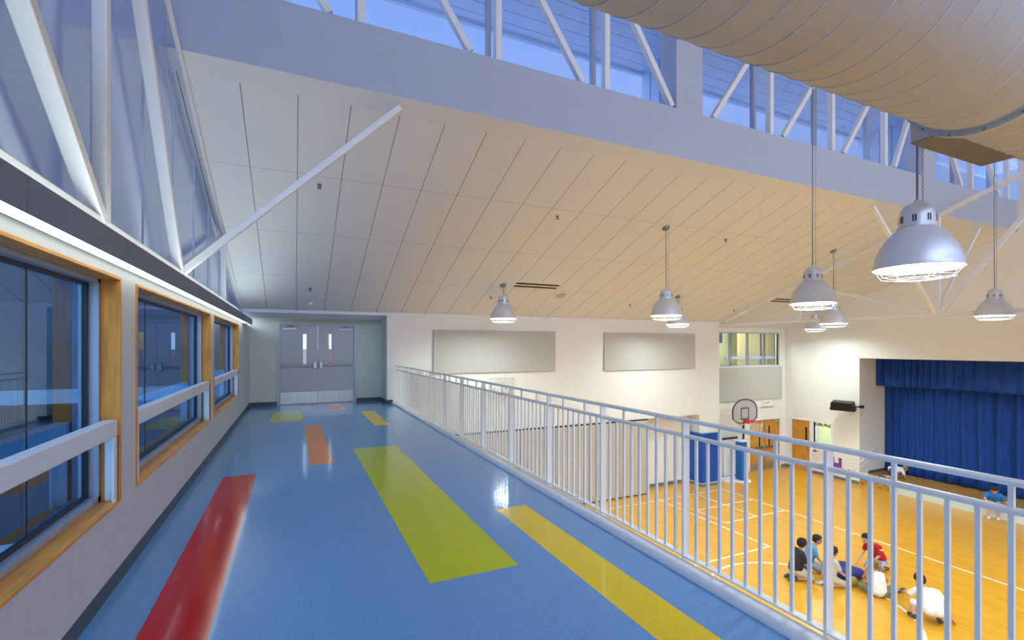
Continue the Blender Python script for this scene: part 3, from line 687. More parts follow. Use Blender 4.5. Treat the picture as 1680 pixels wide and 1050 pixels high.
struct('wall_partition', MB().box(18.7, 15.6, 0, 20.1, 15.7, 2.85).box(20.6, 15.6, 0, 21.1, 15.7, 2.85), M['yellowwall'])
MBh = MB().box(17.3, 15.1, 1.02, 21.0, 15.16, 1.14); tag(MBh.box(17.4, 15.11, 0, 17.46, 15.15, 1.02).box(20.9, 15.11, 0, 20.96, 15.15, 1.02).build('handrail', M['white'], None), 'pale horizontal rail seen through the recess window', 'handrail')
si = B(17.75, 15.9, 1.75, 17.98, 15.92, 2.22).build('hanging_sign', M['navy'], None); tag(si, 'small dark blue banner behind the recess window glass', 'banner')
sw = MB().box(17.8, 15.905, 2.22, 17.804, 15.91, 2.9).box(17.93, 15.905, 2.22, 17.934, 15.91, 2.9).build('cord', M['sprk'], si, world=False)
pp = thing('paper_notice', 'white paper strip with black zigzag marks behind the leftmost recess window pane', 'notice', (16.6, 16.59, 1.1))
B(16.1, 16.585, 1.22, 17.5, 16.597, 1.48).build('sheet', M['paper'], pp)
zz = MB()
for k in range(5): zz.prism([(16.2+k*.26, 1.26), (16.3+k*.26, 1.26), (16.42+k*.26, 1.44), (16.32+k*.26, 1.44)], 16.58, 16.584, 'y')
zz.build('mark', M['slot'], pp)
# exit sign
ex = thing('exit_sign', 'small white exit sign with red letters on the wall above the wooden double door', 'exit sign', (18.35, YR, -.9))
B(18.10, YR-.05, -.95, 18.62, YR-.001, -.69).build('case', M['inner'], ex, bevel=.006)
def text(s, size, loc, rot, m, name, parent):
    cu = bpy.data.curves.new(name, 'FONT'); cu.body = s; cu.size = size; cu.align_x = 'CENTER'; cu.align_y = 'CENTER'; cu.extrude = .002
    o = bpy.data.objects.new(name, cu); C.objects.link(o)
    me = bpy.data.meshes.new_from_object(o.evaluated_get(bpy.context.evaluated_depsgraph_get())); C.objects.unlink(o); bpy.data.objects.remove(o)
    me.materials.clear(); me.materials.append(m); o = bpy.data.objects.new(name, me); C.objects.link(o)
    o.parent = parent; o.location = Vector(loc)-parent.location; o.rotation_euler = rot; return o
text('EXIT', .19, (18.35, YR-.053, -.82), (math.pi/2, 0, 0), M['red'], 'lettering', ex)
B(17.95, YR-.03, -1.02, 18.75, YR-.001, -.98).build('bracket', M['alu'], ex)
# wooden double door in the recess
fr = thing('door_4', None, None, (18.25, YR, G), kind='structure')
MB().box(DD[0]-.07, YR-.03, G, DD[0], YR+.1, DD[2]+.07).box(DD[1], YR-.03, G, DD[1]+.07, YR+.1, DD[2]+.07).box(DD[0], YR-.03, DD[2], DD[1], YR+.1, DD[2]+.07).build('frame', M['wall'], fr)
B(18.22, YR-.01, G, 18.28, YR+.1, DD[2]).build('mullion', M['steel'], fr)
for n, (x0, x1, hg) in enumerate(((DD[0]+.004, 18.216, 1), (18.284, DD[1]-.004, -1))):
    dr = thing('door_%d' % (5+n), None, None, (x0, YR, G), kind='structure')
    B(x0, YR+.01, G+.01, x1, YR+.055, DD[2]-.004).build('leaf', M['oak'], dr)
    lx = x1-.30 if hg > 0 else x0+.22
    B(lx, YR+.004, G+.95, lx+.08, YR+.0095, G+1.85).build('lite', M['slot'], dr)
    B(x0+.02, YR+.005, G+.02, x1-.02, YR+.0095, G+.32).build('kick_plate', M['steel'], dr)
    pb = B(x0+.04, YR-.04, G+.93, x1-.04, YR+.005, G+.99).build('panic_bar', M['bronze'], dr)
    B(x1-.1 if hg > 0 else x0+.02, YR-.055, G+.90, x1-.04 if hg > 0 else x0+.08, YR+.005, G+1.03).build('latch_case', M['steel'], pb)
    B(x0+.08 if hg > 0 else x1-.4, YR-.05, DD[2]-.12, x0+.4 if hg > 0 else x1-.08, YR+.005, DD[2]-.05).build('closer', M['alu'], dr)
# single wooden door in the right wall
dr = thing('door_7', None, None, (XR, DR[0], G), kind='structure')
MB().box(XR-.03, DR[0]-.06, G, XR+.1, DR[0], DR[2]+.06).box(XR-.03, DR[1], G, XR+.1, DR[1]+.06, DR[2]+.06).box(XR-.03, DR[0], DR[2], XR+.1, DR[1], DR[2]+.06).build('frame', M['wall'], dr)
B(XR+.01, DR[0]+.004, G+.01, XR+.055, DR[1]-.004, DR[2]-.004).build('leaf', M['oak'], dr)
B(XR+.003, DR[0]+.12, G+1.05, XR+.0095, DR[0]+.20, G+1.86).build('lite', M['slot'], dr)
MB().box(XR-.04, DR[0]+.06, G+.98, XR+.0095, DR[0]+.08, G+1.02).box(XR-.045, DR[0]+.06, G+.98, XR-.03, DR[0]+.18, G+1.02).build('lever', M['steel'], dr)
# serving window with paper garland
sw = thing('window_8', None, None, (XR, 12.3, RW[2]), kind='structure')
MB().box(XR-.02, RW[0]-.05, RW[2]-.05, XR+.1, RW[0], RW[3]+.05).box(XR-.02, RW[1], RW[2]-.05, XR+.1, RW[1]+.05, RW[3]+.05).box(XR-.02, RW[0], RW[3], XR+.1, RW[1], RW[3]+.05).box(XR-.04, RW[0], RW[2]-.05, XR+.1, RW[1], RW[2]).box(XR+.02, 12.52, RW[2], XR+.06, 12.56, RW[3]).build('frame', M['wall'], sw)
B(XR+.035, RW[0], RW[2], XR+.041, RW[1], RW[3]).build('glass', M['clear'], sw)
struct('wall_side_room', MB().box(21.0, 11.12, G, 21.1, 13.9, -1).box(XR+.26, 13.8, G, 21, 13.9, -1), M['lime'])
struct('ceiling.005', B(XR+.26, 11.12, -1.1, 21.1, 13.9, -1.0), M['wall'])
ga = thing('paper_garland', 'colourful paper garland hung across the top of the narrow window by the single door', 'garland', (XR+.02, 12.3, -1.56))
cl_ = [mat('paper_%s' % n_, c_, .8, noise=.05) for n_, c_ in (('green', (.05, .35, .12)), ('blue', (.06, .25, .55)), ('teal', (.03, .40, .38)), ('yellow', (.75, .55, .08)), ('orange', (.7, .22, .05)))]
for k in range(9):
    y = 12.02+.07*k; zc = -1.62-.03*math.sin(k*1.9)
    MB().prism([(y+.045*math.cos(t_*math.pi/3)*1.0, zc+.065*math.sin(t_*math.pi/3)) for t_ in range(6)], XR+.021+(k % 2)*.004, XR+.024+(k % 2)*.004, 'x').build('cutout', cl_[(k*2) % 5], ga)
# posters on the right wall
def poster(name, label, y0, y1, z0, z1, m, cat='poster'):
    p = thing(name, label, cat, (XR, (y0+y1)/2, z0)); B(XR-.006, y0, z0, XR-.001, y1, z1).build('sheet', m, p); return p
p = poster('paper_poster', 'white paper poster with pink drawing beside the single wooden door', 12.43, 12.74, -3.2, -2.66, M['paper'])
MB().box(XR-.010, 12.54, -2.75, XR-.0065, 12.70, -2.70).build('plate', M['slot'], p)
sc = MB()
for k in range(5): sc.tube([(XR-.008, 12.48+.05*k+.02*math.sin(j*1.3+k), -3.12+.04*j) for j in range(7)], .005, 4)
sc.build('drawing', M['pink'], p)
p = poster('paper_poster', 'purple paper poster with pale scalloped border, right of the single wooden door', 11.56, 12.10, -3.24, -2.80, M['purple'])
sc = MB()
for k in range(9):
    for z in (-3.25, -2.79): sc.ball((XR-.006, 11.56+.0675*k, z), (.004, .026, .022), 8, 6)
for k in range(7):
    for y in (11.54, 12.12): sc.ball((XR-.006, y, -3.24+.073*k), (.004, .022, .026), 8, 6)
sc.build('scalloped_border', M['paper'], p)
MB().box(XR-.010, 11.68, -3.02, XR-.0065, 11.84, -2.72).build('attached_note', M['paper'], p)
for y, m_, l in ((11.50, 'orange', 'small orange paper dot low on the wall right of the purple poster, the left one'), (11.30, 'green', 'small green paper dot low on the wall, middle one of three'), (11.08, 'yellow', 'small yellow paper dot low on the wall, rightmost of three')):
    o = MB().lathe([(.001, XR-.008), (.035, XR-.008), (.035, XR-.002)], (0, y, -3.20), 14, 'x').build('paper_dot', cl_[{'orange': 4, 'green': 0, 'yellow': 3}[m_]], None); tag(o, l, 'paper dot', 'paper dots on the right wall')
for z in (-2.88, -3.0, -3.12):
    o = MB().box(XR-.012, 10.95, z-.035, XR-.001, 11.24, z+.035).build('paper_strip', M['paper'], None, bevel=.003); tag(o, 'white paper strip on the right wall near the stage corner, '+{-2.88: 'top', -3.0: 'middle', -3.12: 'bottom'}[z]+' of three', 'paper strip', 'paper strips on the right wall')
# wall speaker
spk = thing('wall_speaker', 'black horizontal loudspeaker mounted high on the wall left of the stage opening', 'loudspeaker', (XR, 11.3, -.7))
bx = MB().prism([(-.42, -.17), (-.34, .17), (.36, .17), (.42, -.17)], -.14, .14, 'y')
o = bx.build('cabinet', M['black'], spk, world=False, bevel=.015); o.location = (-.30, .05, 0); o.rotation_euler = (math.radians(14), 0, math.radians(-78))
gb = MB().box(-.36, -.152, -.14, .30, -.142, .13).build('grille', M['slot'], spk, world=False); gb.location = o.location; gb.rotation_euler = o.rotation_euler
MB().box(-.16, -.55, -.04, -.001, -.45, .06).beam((-.08, -.50, .01), (-.28, -.30, .0), .05, .05).build('bracket', M['black'], spk, world=False)
# ------------------------------------------------------------------ stage curtains
def drape(name, x, ya, yb, z0, z1, per, amp, label, seed, pinch=0):
    rnd = random.Random(seed); n = int((yb-ya)/.018); nz = 14; o = MB()
    ph = [0.0]
    for i in range(n): ph.append(ph[-1]+2*math.pi*.018/(per*(1+.35*math.sin(i*.021+seed)+.12*rnd.random())))
    am = [amp*(.75+.35*math.sin(i*.013+seed*2)) for i in range(n+1)]
    for k in range(nz+1):
        t = k/nz; z = z0+(z1-z0)*t
        for i in range(n+1):
            s_ = math.sin(ph[i]+.25*math.sin(t*2+i*.01)); off = am[i]*(1-.55*t**3)*(s_+.25*math.sin(2*ph[i]+.6))
            o.v.append((x+off, ya+(yb-ya)*i/n, z+(.02*math.sin(i*.03) if k == 0 else 0)))
    for k in range(nz):
        for i in range(n): o.f.append((k*(n+1)+i, k*(n+1)+i+1, (k+1)*(n+1)+i+1, (k+1)*(n+1)+i))
    ob = o.build(name, M['curtain'], None, smooth=True)
    sd = ob.modifiers.new('thickness', 'SOLIDIFY'); sd.thickness = .012
    tag(ob, label, 'curtain'); return ob
drape('stage_curtain', 21.2, 3.5, 10.86, G+.375, 1.59, .34, .105, 'long pleated royal blue stage curtain hanging to the stage floor', 3)
drape('stage_curtain', 21.2, -3.9, 3.46, G+.375, 1.59, .34, .105, 'royal blue stage curtain half continuing beyond the right edge of the view', 5)
drape('stage_valance', 20.65, -3.9, 10.88, .08, 1.59, .27, .055, 'short pleated royal blue valance across the top of the stage opening', 8)
tk = B(20.5, -3.9, 1.6, 21.45, 10.88, 1.66).build('curtain_track', M['sprk'], None); tag(tk, 'dark track above the stage curtains behind the wall header', 'curtain track')
hr = thing('stair_handrail', 'white tubular handrail beside the low steps at the left end of the stage', 'handrail', (XR+.4, 10.87, G+.5))
MB().tube([(XR-.1, 10.86, G+.88), (XR+.05, 10.86, G+.90), (XR+.75, 10.86, G+1.28), (XR+.95, 10.86, G+1.30)], .021, 8).build('upper_tube', M['white'], hr, smooth=True)
MB().tube([(XR-.05, 10.86, G+.66), (XR+.70, 10.86, G+1.02)], .018, 8).build('lower_tube', M['white'], hr, smooth=True)
for x, z in ((XR+.08, .92), (XR+.68, 1.24)): MB().tube([(x, 10.86, G+z), (x, 10.92, G+z-.05)], .012, 6).build('bracket', M['white'], hr)
# ------------------------------------------------------------------ basketball stand
bk = thing('basketball_hoop', 'basketball hoop on a blue padded pole with white base before the wooden double door', 'basketball hoop', (15.75, 13.1, G))
px, py = 15.85, 13.12
b_ = MB().lathe([(.001, G), (.34, G), (.36, G+.02), (.34, G+.05), (.001, G+.07)], (px, py, 0), 28)
b_.prism([(px-.75, py+.35), (px-.62, py+.60), (px+.05, py+.60), (px+.3, py+.1), (px-.3, py-.12), (px-.7, py+.15)], G, G+.05, 'z').build('base', M['white'], bk, bevel=.01)
MB().prism([(px-.17, py-.15), (px+.13, py-.17), (px+.19, py+.12), (px-.14, py+.16)], G+.07, G+1.55, 'z').build('pole_pad', M['polepad'], bk, bevel=.03)
MB().prism([(px-.19, py-.17), (px+.15, py-.19), (px+.21, py+.14), (px-.16, py+.18)], G+1.55, G+1.60, 'z').build('pad_cap', M['white'], bk)
MB().box(px-.10, py-.08, G+1.6, px+.10, py+.08, G+2.35).build('pole', M['white'], bk, bevel=.01)
st = MB().box(px-.03, py-.095, G+1.65, px+.07, py-.082, G+2.32).build('label_strip', M['slot'], bk)
MB().lathe([(.001, py-.102), (.03, py-.102), (.03, py-.0955)], (px+.02, 0, G+2.2), 12, 'y').lathe([(.001, py-.102), (.02, py-.102), (.02, py-.0955)], (px+.02, 0, G+1.85), 12, 'y').build('lettering', mat('label_yellow', (.7, .5, .05), .6, noise=.05), st)
MB().beam((px-.05, py, G+2.3), (px-.14, py-.27, G+2.75), .05, .05).beam((px-.08, py, G+2.0), (px-.17, py-.27, G+2.45), .05, .05).build('lift_arm', M['white'], bk)
bx0, bz0 = 15.69, -1.33; by = 12.82
sh = [(-.38, 0), (.38, 0), (.64, .16), (.66, .46)]+[(.66*math.cos(t_)*1.0, .46+.44*math.sin(t_)) for t_ in [math.pi*j/14 for j in range(1, 14)]]+[(-.66, .46), (-.64, .16)]
MB().prism([(bx0+u, bz0+v) for u, v in sh], by, by+.035, 'y').build('backboard', M['board'], bk)
bd = MB(); P = [(bx0+u, by-.004, bz0+v) for u, v in sh]; bd.tube(P, .022, 6, closed=True); bd.build('board_border', M['navy'], bk)
tq = MB()
for a_, b__ in (((-.2, .14), (.2, .14)), ((.2, .14), (.2, .56)), ((.2, .56), (-.2, .56)), ((-.2, .56), (-.2, .14))): tq.beam((bx0+a_[0], by-.004, bz0+a_[1]), (bx0+b__[0], by-.004, bz0+b__[1]), .035, .006, (0, 1, 0) if False else None)
tq.build('target_square', M['navy'], bk)
rz_ = bz0+.10
ri = MB().tube([(bx0+.225*math.cos(2*math.pi*j/28), by-.50+.225*math.sin(2*math.pi*j/28), rz_) for j in range(28)], .012, 6, closed=True)
ri.box(bx0-.09, by-.29, rz_-.10, bx0+.09, by-.001, rz_+.02).build('rim', M['rim'], bk)
ne = MB()
for j in range(12):
    for dr_ in (1, -1):
        pts = []
        for k in range(6):
            t_ = k/5; a_ = 2*math.pi*(j/12)+dr_*t_*.9; r_ = .22-.11*t_+.02*math.sin(t_*3)
            pts.append((bx0+r_*math.cos(a_), by-.50+r_*math.sin(a_), rz_-.42*t_))
        ne.tube(pts, .006, 4)
ne.build('net', M['net'], bk)
cab = thing('storage_cabinet', 'low white cabinet against the recess wall behind the basketball hoop', 'cabinet', (15.9, 13.8, G))
B(15.62, 13.76, G+.04, 16.6, 13.93, -2.15).build('body', M['wall'], cab, bevel=.006)
for q in (15.63, 16.115): B(q, 13.745, G+.06, q+.475, 13.759, -2.17).build('door', M['paper'], cab, bevel=.003)
MB().box(15.60, 13.74, -2.149, 16.62, 13.93, -2.12).build('top', M['slot'], cab)
B(15.63, 13.77, G, 16.59, 13.92, G+.04).build('plinth', M['slot'], cab)
# folded hoop on the gym wall behind the railing
wh = thing('wall_basketball_hoop', 'small basketball rim with clear board on the gym wall below the left grey panel', 'basketball hoop', (5.7, YW, .1))
B(5.35, YW-.16, .02, 6.15, YW-.145, .62).build('backboard', M['faint'], wh)
MB().tube([(5.35, YW-.152, .02), (6.15, YW-.152, .02), (6.15, YW-.152, .62), (5.35, YW-.152, .62)], .012, 5, closed=True).build('board_border', M['fold'], wh)
MB().beam((5.55, YW-.14, .3), (5.55, YW-.001, .3), .04, .04).beam((5.95, YW-.14, .3), (5.95, YW-.001, .3), .04, .04).build('bracket', M['white'], wh)
MB().tube([(5.75+.22*math.cos(2*math.pi*j/24), YW-.40+.22*math.sin(2*math.pi*j/24), .16) for j in range(24)], .01, 5, closed=True).box(5.68, YW-.19, .12, 5.82, YW-.16, .2).build('rim', M['rim'], wh)
ne = MB()
for j in range(10):
    ne.tube([(5.75+(.21-.09*k/4)*math.cos(2*math.pi*j/10+k*.2), YW-.40+(.21-.09*k/4)*math.sin(2*math.pi*j/10+k*.2), .15-.09*k) for k in range(5)], .005, 4)
ne.build('net', M['net'], wh)
# ------------------------------------------------------------------ children
def cap(mb, a, b, ra, rb, n=14):
    a, b = Vector(a), Vector(b); mb.ball(a, ra, n, 8); mb.ball(b, rb, n, 8)
    if (b-a).length > 1e-4: mb.tube([a, b], [ra, rb], n)
def chain(mb, pts, rs):
    for i in range(len(pts)-1): cap(mb, pts[i], pts[i+1], rs[i], rs[i+1])
def soft(o, v=.010, sm=6):
    r = o.modifiers.new('skin', 'REMESH'); r.mode = 'VOXEL'; r.voxel_size = v; r.use_smooth_shade = True
    s = o.modifiers.new('soften', 'SMOOTH'); s.iterations = sm; s.factor = .5
SKIN = mat('light_skin', (.58, .30, .19), .55, noise=.04, scale=12)
SKIN2 = mat('tan_skin', (.48, .23, .13), .55, noise=.04, scale=12)
CL = {k: mat(k, c, .85, noise=.10, scale=14) for k, c in dict(black_tee=(.018, .018, .022), sky_tee=(.11, .34, .66), beige_tee=(.55, .50, .38), red_tee=(.45, .008, .015),
    white_top=(.78, .74, .70), white_tee=(.80, .78, .74), grey_shorts=(.27, .30, .40), khaki_shorts=(.50, .44, .28), paleblue_shorts=(.32, .42, .68), green_shorts=(.17, .19, .12), blue_tee=(.015, .16, .52),
    dark_shorts=(.04, .045, .07), hair_dark=(.022, .013, .009), hair_blond=(.26, .15, .045), hair_black=(.012, .009, .008), shoe_dark=(.05, .05, .055), shoe_white=(.6, .6, .6), eye=(.02, .015, .012), lip=(.42, .12, .10), tan_shorts=(.48, .36, .17)).items()}
def kid(label, loc, rz, J, shirt, shorts, hair, shoes, skin=SKIN, scale=1.0, sleeves=True, ponytail=False, stripe=None):
    t = thing('person', label, 'person', loc, rz=rz); t.scale = (scale,)*3
    V = Vector; P = {k: V(v) for k, v in J.items()}
    hip, chest, neck, head = P['hip'], P['chest'], P['neck'], P['head']
    face = P['face'].normalized(); up = (head-neck).normalized(); up = (up-face*up.dot(face)).normalized() if abs(up.dot(face)) < .95 else V((0, 0, 1))
    sx = face.cross(up).normalized()      # the person's right
    sd = (P['shR']-P['shL']).normalized()
    m = MB()
    hr_, hl_ = P['hipR'], P['hipL']
    for q, (h_, s_) in enumerate(((hr_, P['shR']), (hl_, P['shL']))):
        c_ = chest + (s_-chest)*.45
        cap(m, hip+(h_-hip)*.7, c_, .085, .088); cap(m, c_, s_-(s_-chest)*.12, .075, .045)
    cap(m, hip, chest, .088, .085); cap(m, chest, neck, .06, .038); cap(m, neck, neck+(head-neck)*.6, .036, .036)
    # head: skull, jaw, nose, ears
    m.ball(head+up*.015-face*.012, .086, 18, 12); cap(m, head-up*.03+face*.022, head-up*.055+face*.030, .060, .043)
    cap(m, head+up*.008+face*.078, head-up*.018+face*.090, .010, .015)
    for s_ in (1, -1): m.ball(head-up*.01+sx*(.084*s_)-face*.01, .018, 8, 6)
    hands = []
    for s_ in 'RL':
        sg = 1 if s_ == 'R' else -1
        sh, el, wr, hp = P['sh'+s_], P['el'+s_], P['wr'+s_], P['ha'+s_]
        cap(m, sh, el, .038, .031); cap(m, el, wr, .031, .022)
        d = (hp-wr).normalized(); sdv = d.cross(V(P.get('palm', V((0, 0, 1))))); sdv = sdv.normalized() if sdv.length > .1 else sx
        nrm = sdv.cross(d).normalized()
        for k in (-1, 0, 1): cap(m, wr+sdv*.008*k, wr+d*.055+sdv*.017*k, .014, .012)
        for k, L in ((-1.5, .040), (-.5, .052), (.5, .055), (1.5, .045)):
            b0 = wr+d*.055+sdv*.014*k; b1 = b0+d*L*.5+sdv*.004*k; b2 = b1+d*L*.5-nrm*.008+sdv*.003*k
            cap(m, b0, b1, .0085, .008, 8); cap(m, b1, b2, .008, .007, 8)
        th = wr+d*.015+sdv*(.024*sg); cap(m, wr+d*.01, th, .012, .011, 8); cap(m, th, th+d*.035+sdv*(.018*sg)-nrm*.004, .011, .009, 8)
        kn, an, to = P['kn'+s_], P['an'+s_], P['to'+s_]
        cap(m, P['hip'+s_], kn, .070, .048); cap(m, kn, kn+(an-kn)*.35, .046, .047); cap(m, kn+(an-kn)*.35, an, .047, .030); cap(m, an, to, .030, .022)
    body = m.build('body', skin, t, world=False); soft(body, .0085, 5)
    # shirt
    m = MB()
    for h_, s_ in ((hr_, P['shR']), (hl_, P['shL'])):
        c_ = chest+(s_-chest)*.45
        cap(m, hip+(h_-hip)*.7+(chest-hip)*.05, c_, .104, .102)
        if sleeves: cap(m, c_, s_, .088, .055)
        else: cap(m, c_, chest+(s_-chest)*.5+(neck-chest)*.25, .095, .05)
    cap(m, hip, chest, .105, .098)
    if sleeves:
        cap(m, chest, chest+(neck-chest)*.65, .075, .056)
        for s_ in 'RL': cap(m, P['sh'+s_], P['sh'+s_]+(P['el'+s_]-P['sh'+s_])*.72, .054, .055)
    so = m.build('shirt', shirt, t, world=False); soft(so, .012, 5)
    if stripe:
        p0 = P['shL'].lerp(P['elL'], .35)
        st_ = MB(); st_.ball(p0+V((-.045, -.01, .02)), (.03, .045, .012), 10, 6); st_.build('sleeve_stripe', stripe, so, world=False)
    m = MB()
    for s_ in 'RL': cap(m, P['hip'+s_], P['hip'+s_]+(P['kn'+s_]-P['hip'+s_])*.86, .088, .072)
    cap(m, hr_, hl_, .092, .092); o = m.build('shorts', shorts, t, world=False); soft(o, .012, 5)
    for s_ in 'RL':
        an, to = P['an'+s_], P['to'+s_]; m = MB(); d = (to-an).normalized()
        m.ball(an, .042, 12, 8); cap(m, an, to, .041, .036); cap(m, to-d*.03, to+d*.02, .038, .030)
        o = m.build('shoe', shoes, t, world=False); soft(o, .010, 3)
        st_ = MB(); nn = d.cross(V((0, 0, 1)))
        if nn.length < .1: nn = V((1, 0, 0))
        nn.normalize(); st_.tube([an.lerp(to, .35)+nn*.043, an.lerp(to, .35)+nn.cross(d)*.043*(1 if nn.cross(d).z > 0 else -1), an.lerp(to, .35)-nn*.043], .007, 6)
        st_.build('lace_band', CL['shoe_white'] if shoes is not CL['shoe_white'] else CL['shoe_dark'], o, world=False)
    # hair
    m = MB(); hc = head+up*.030-face*.026
    m.ball(hc, .094, 20, 12); m.ball(head+up*.0-face*.045, .078, 16, 10); cap(m, head+up*.088+face*.03, head+up*.07+face*.055, .03, .022)
    for s_ in (1, -1): cap(m, head+up*.03+sx*(.075*s_)-face*.02, head-up*.012+sx*(.078*s_)-face*.035, .02, .014)
    if ponytail:
        q = head+up*.035-face*.11; chain(m, [q, q-face*.05+up*.005, q-face*.08-up*.06, q-face*.06-up*.13], [.026, .034, .032, .012])
    o = m.build('hair', hair, t, world=False); soft(o, .009, 3)
    m = MB()
    for s_ in (1, -1): m.ball(head+up*.012+sx*(.030*s_)+face*.073, .0095, 10, 8)
    m.build('eyes', CL['eye'], t, world=False)
    m = MB(); m.tube([head-up*.040+face*.072-sx*.02, head-up*.043+face*.079, head-up*.040+face*.072+sx*.02], .005, 6); m.build('mouth', CL['lip'], t, world=False)
    return t
def kneel(lean=.03, turn=0, arm=(.30, .28), tall=0, side=0):
    """sitting on the heels; +y forward, +x the person's right when looking along +y"""
    z = .235+tall
    c = Vector((side*.4, .02+lean, z+.27)); n = Vector((side*.7, .03+lean*1.6, z+.38)); h = Vector((side, .05+lean*2.1, z+.515))
    return dict(hip=(0, 0, z), chest=c, neck=n, head=h, face=(math.sin(turn), math.cos(turn), -.15), hipR=(.075, 0, z-.03), hipL=(-.075, 0, z-.03),
        shR=c+Vector((.135, .0, .075)), shL=c+Vector((-.135, .0, .075)), elR=c+Vector((.17, .07, -.12)), elL=c+Vector((-.17, .07, -.12)),
        wrR=(.11+side, arm[0]+lean, arm[1]), wrL=(-.11+side, arm[0]+lean, arm[1]), haR=(.09+side, arm[0]+lean+.08, arm[1]-.05), haL=(-.09+side, arm[0]+lean+.08, arm[1]-.05),
        knR=(.11, .31, .075), knL=(-.11, .31, .075), anR=(.085, -.03, .06), anL=(-.085, -.03, .06), toR=(.075, -.14, .035), toL=(-.075, -.14, .035))
V3 = Vector
def rzd(dx, dy): return math.atan2(-dx, dy)      # heading so local +y points to (dx,dy)
FG = G
kid('child in a black t-shirt kneeling on the gym floor, leftmost of the group', (10.27, 7.08, FG), rzd(.95, -.45), kneel(.05, -.3, (.26, .22)), CL['black_tee'], CL['khaki_shorts'], CL['hair_black'], CL['shoe_dark'], scale=1.08)
kid('child in a sky blue t-shirt kneeling just right of the child in black', (10.93, 7.24, FG), rzd(.8, -.75), kneel(.08, .15, (.27, .18)), CL['sky_tee'], CL['grey_shorts'], CL['hair_dark'], CL['shoe_dark'], scale=1.0)
kid('child in beige t-shirt and khaki shorts kneeling behind the wide railing post', (10.64, 6.57, FG), rzd(.95, -.30), kneel(.04, 0, (.28, .25)), CL['beige_tee'], CL['khaki_shorts'], CL['hair_dark'], CL['shoe_white'], scale=1.0)
J = kneel(.20, 0, (.46, .16), tall=.03)
kid('child in a red t-shirt leaning forward over the blue bag on the gym floor', (12.55, 6.56, FG), rzd(-.95, .12), J, CL['red_tee'], CL['paleblue_shorts'], CL['hair_black'], CL['shoe_dark'], scale=1.0, stripe=CL['white_tee'])
z = .11
J = dict(hip=(0, 0, z), chest=(-.02, .06, .37), neck=(-.03, .10, .475), head=(-.02, .14, .60), face=(-.25, 1, -.25), hipR=(.08, 0, z), hipL=(-.08, 0, z),
    shR=(.11, .07, .445), shL=(-.15, .07, .445), elR=(.19, .19, .28), elL=(-.20, .22, .27), wrR=(.08, .33, .17), wrL=(-.08, .36, .17), haR=(.04, .40, .13), haL=(-.06, .43, .13),
    knR=(.30, .20, .15), knL=(-.27, .16, .12), anR=(.44, .40, .05), anL=(-.12, .38, .05), toR=(.52, .43, .07), toL=(-.02, .44, .045))
kid('child with a blond ponytail and white sleeveless top sitting on the gym floor', (11.13, 5.86, FG), rzd(.75, .62), J, CL['white_top'], CL['green_shorts'], CL['hair_blond'], CL['shoe_dark'], scale=1.02, sleeves=False, ponytail=True)
J = dict(hip=(0, 0, .26), chest=(.02, .27, .41), neck=(.0, .37, .50), head=(-.03, .46, .59), face=(-.3, 1, -.5), hipR=(.085, 0, .24), hipL=(-.085, 0, .24),
    shR=(.17, .30, .46), shL=(-.15, .30, .46), elR=(.27, .20, .28), elL=(-.24, .38, .32), wrR=(.29, .10, .10), wrL=(-.25, .48, .34), haR=(.33, .10, .03), haL=(-.24, .55, .28),
    knR=(.20, .28, .26), knL=(-.24, .26, .25), anR=(.09, .02, .06), anL=(-.26, .10, .06), toR=(.12, .14, .04), toL=(-.29, .22, .04), palm=(0, .2, 1))
kid('child in white t-shirt and shorts crouching alone, one hand on the gym floor', (11.0, 4.82, FG), rzd(.62, .72), J, CL['white_tee'], CL['white_top'], CL['hair_dark'], CL['shoe_dark'], scale=1.05)
J = dict(hip=(0, -.02, .36), chest=(0, .26, .36), neck=(0, .36, .37), head=(0, .47, .40), face=(0, .8, -.6), hipR=(.075, -.02, .35), hipL=(-.075, -.02, .35),
    shR=(.14, .30, .36), shL=(-.14, .30, .36), elR=(.17, .34, .19), elL=(-.17, .34, .19), wrR=(.15, .40, .05), wrL=(-.15, .40, .05), haR=(.15, .47, .02), haL=(-.15, .47, .02),
    knR=(.09, .02, .06), knL=(-.09, .02, .06), anR=(.08, -.28, .05), anL=(-.08, -.28, .05), toR=(.08, -.38, .03), toL=(-.08, -.38, .03))
kid('child in a white t-shirt crawling on the stage floor before the curtain', (20.15, 10.15, G+.36), rzd(.85, -.62), J, CL['white_tee'], CL['dark_shorts'], CL['hair_blond'], CL['shoe_dark'], scale=.95)
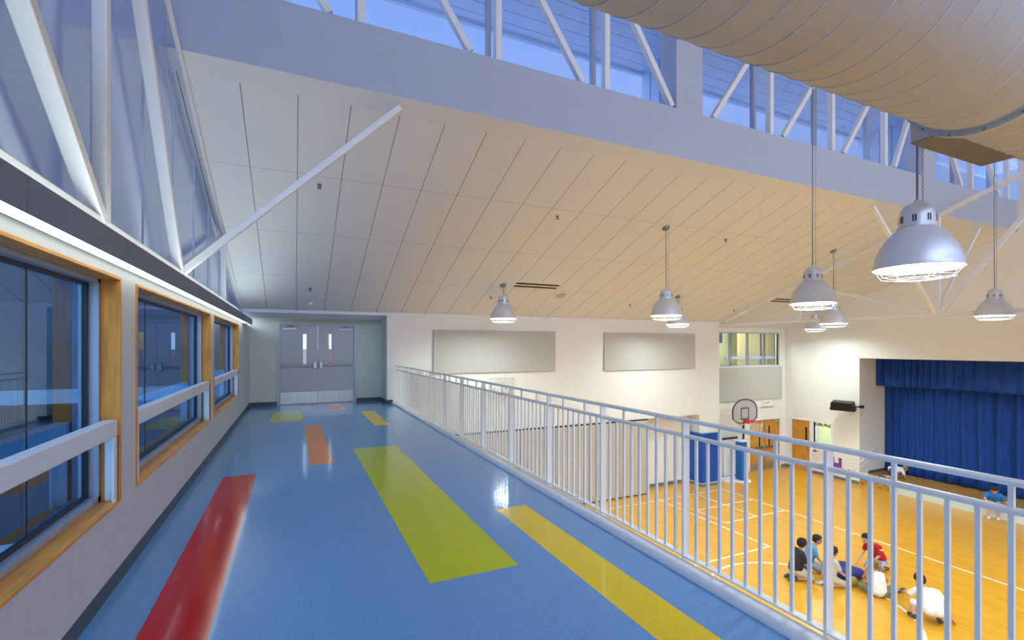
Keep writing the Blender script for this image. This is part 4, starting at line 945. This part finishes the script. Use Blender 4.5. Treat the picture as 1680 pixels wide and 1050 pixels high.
J = dict(hip=(0, 0, .10), chest=(.0, .16, .31), neck=(0, .23, .40), head=(0, .31, .50), face=(-.1, .9, -.5), hipR=(.08, 0, .10), hipL=(-.08, 0, .10),
    shR=(.135, .18, .37), shL=(-.135, .18, .37), elR=(.20, .30, .24), elL=(-.24, .12, .19), wrR=(.14, .40, .12), wrL=(-.33, .16, .04), haR=(.11, .46, .06), haL=(-.38, .19, .0),
    knR=(.11, .33, .06), knL=(-.10, .33, .06), anR=(.10, .40, -.29), anL=(-.09, .36, -.29), toR=(.11, .51, -.322), toL=(-.10, .47, -.322))
kid('child in a blue t-shirt and tan shorts sitting hunched on the stage edge', (19.66, 7.12, G+.36), rzd(-.95, -.30), J, CL['blue_tee'], CL['tan_shorts'], CL['hair_dark'], CL['shoe_white'], scale=1.0)
# blue bag and ball between the children
bg_ = MB()
for c_, r_ in (((11.45, 6.76, G+.15), (.27, .22, .15)), ((11.28, 6.66, G+.12), (.22, .20, .12)), ((11.56, 6.54, G+.12), (.22, .18, .12))): bg_.ball(c_, r_, 20, 12)
o = bg_.build('equipment_bag', mat('navy_purple_fabric', (.015, .012, .13), .7, noise=.2, scale=8), None); soft(o, .02, 8); tag(o, 'dark blue fabric bag on the gym floor beside the child in red', 'bag')
o = MB().ball((11.16, 6.36, G+.10), .10, 24, 14).build('ball', mat('olive_yellow_rubber', (.30, .26, .03), .5, noise=.1, scale=20), None, smooth=True); tag(o, 'yellow-green ball on the gym floor against the dark blue bag', 'ball')
o = MB().ball((11.62, 6.24, G+.07), .07, 24, 14).build('ball', mat('teal_rubber', (.01, .22, .20), .5, noise=.1, scale=20), None, smooth=True); tag(o, 'small teal ball beside the child with the blond ponytail', 'ball')
# ------------------------------------------------------------------ lights inside the side rooms (ceiling fixtures of those rooms)
def room_lamp(x, y, z, sx, sy, m, label):
    o = B(x-sx/2, y-sy/2, z-.03, x+sx/2, y+sy/2, z).build('ceiling_light', m, None); tag(o, label, 'ceiling light')
room_lamp(17.6, 15.0, 2.895, 1.8, .5, emit('room_lens', (1, .95, .78), 30), 'flat ceiling light in the room behind the recess window')
room_lamp(20.3, 12.4, -1.105, .6, .9, emit('room_lens_warm', (1, .95, .8), 16), 'flat ceiling light in the small room behind the narrow window')
# outdoor ground
struct('ground', MB().box(-60, -60, G-.5, -1.6, 60, G-.3).box(-60, 18, G-.5, 60, 80, G-.3), M['ground'])
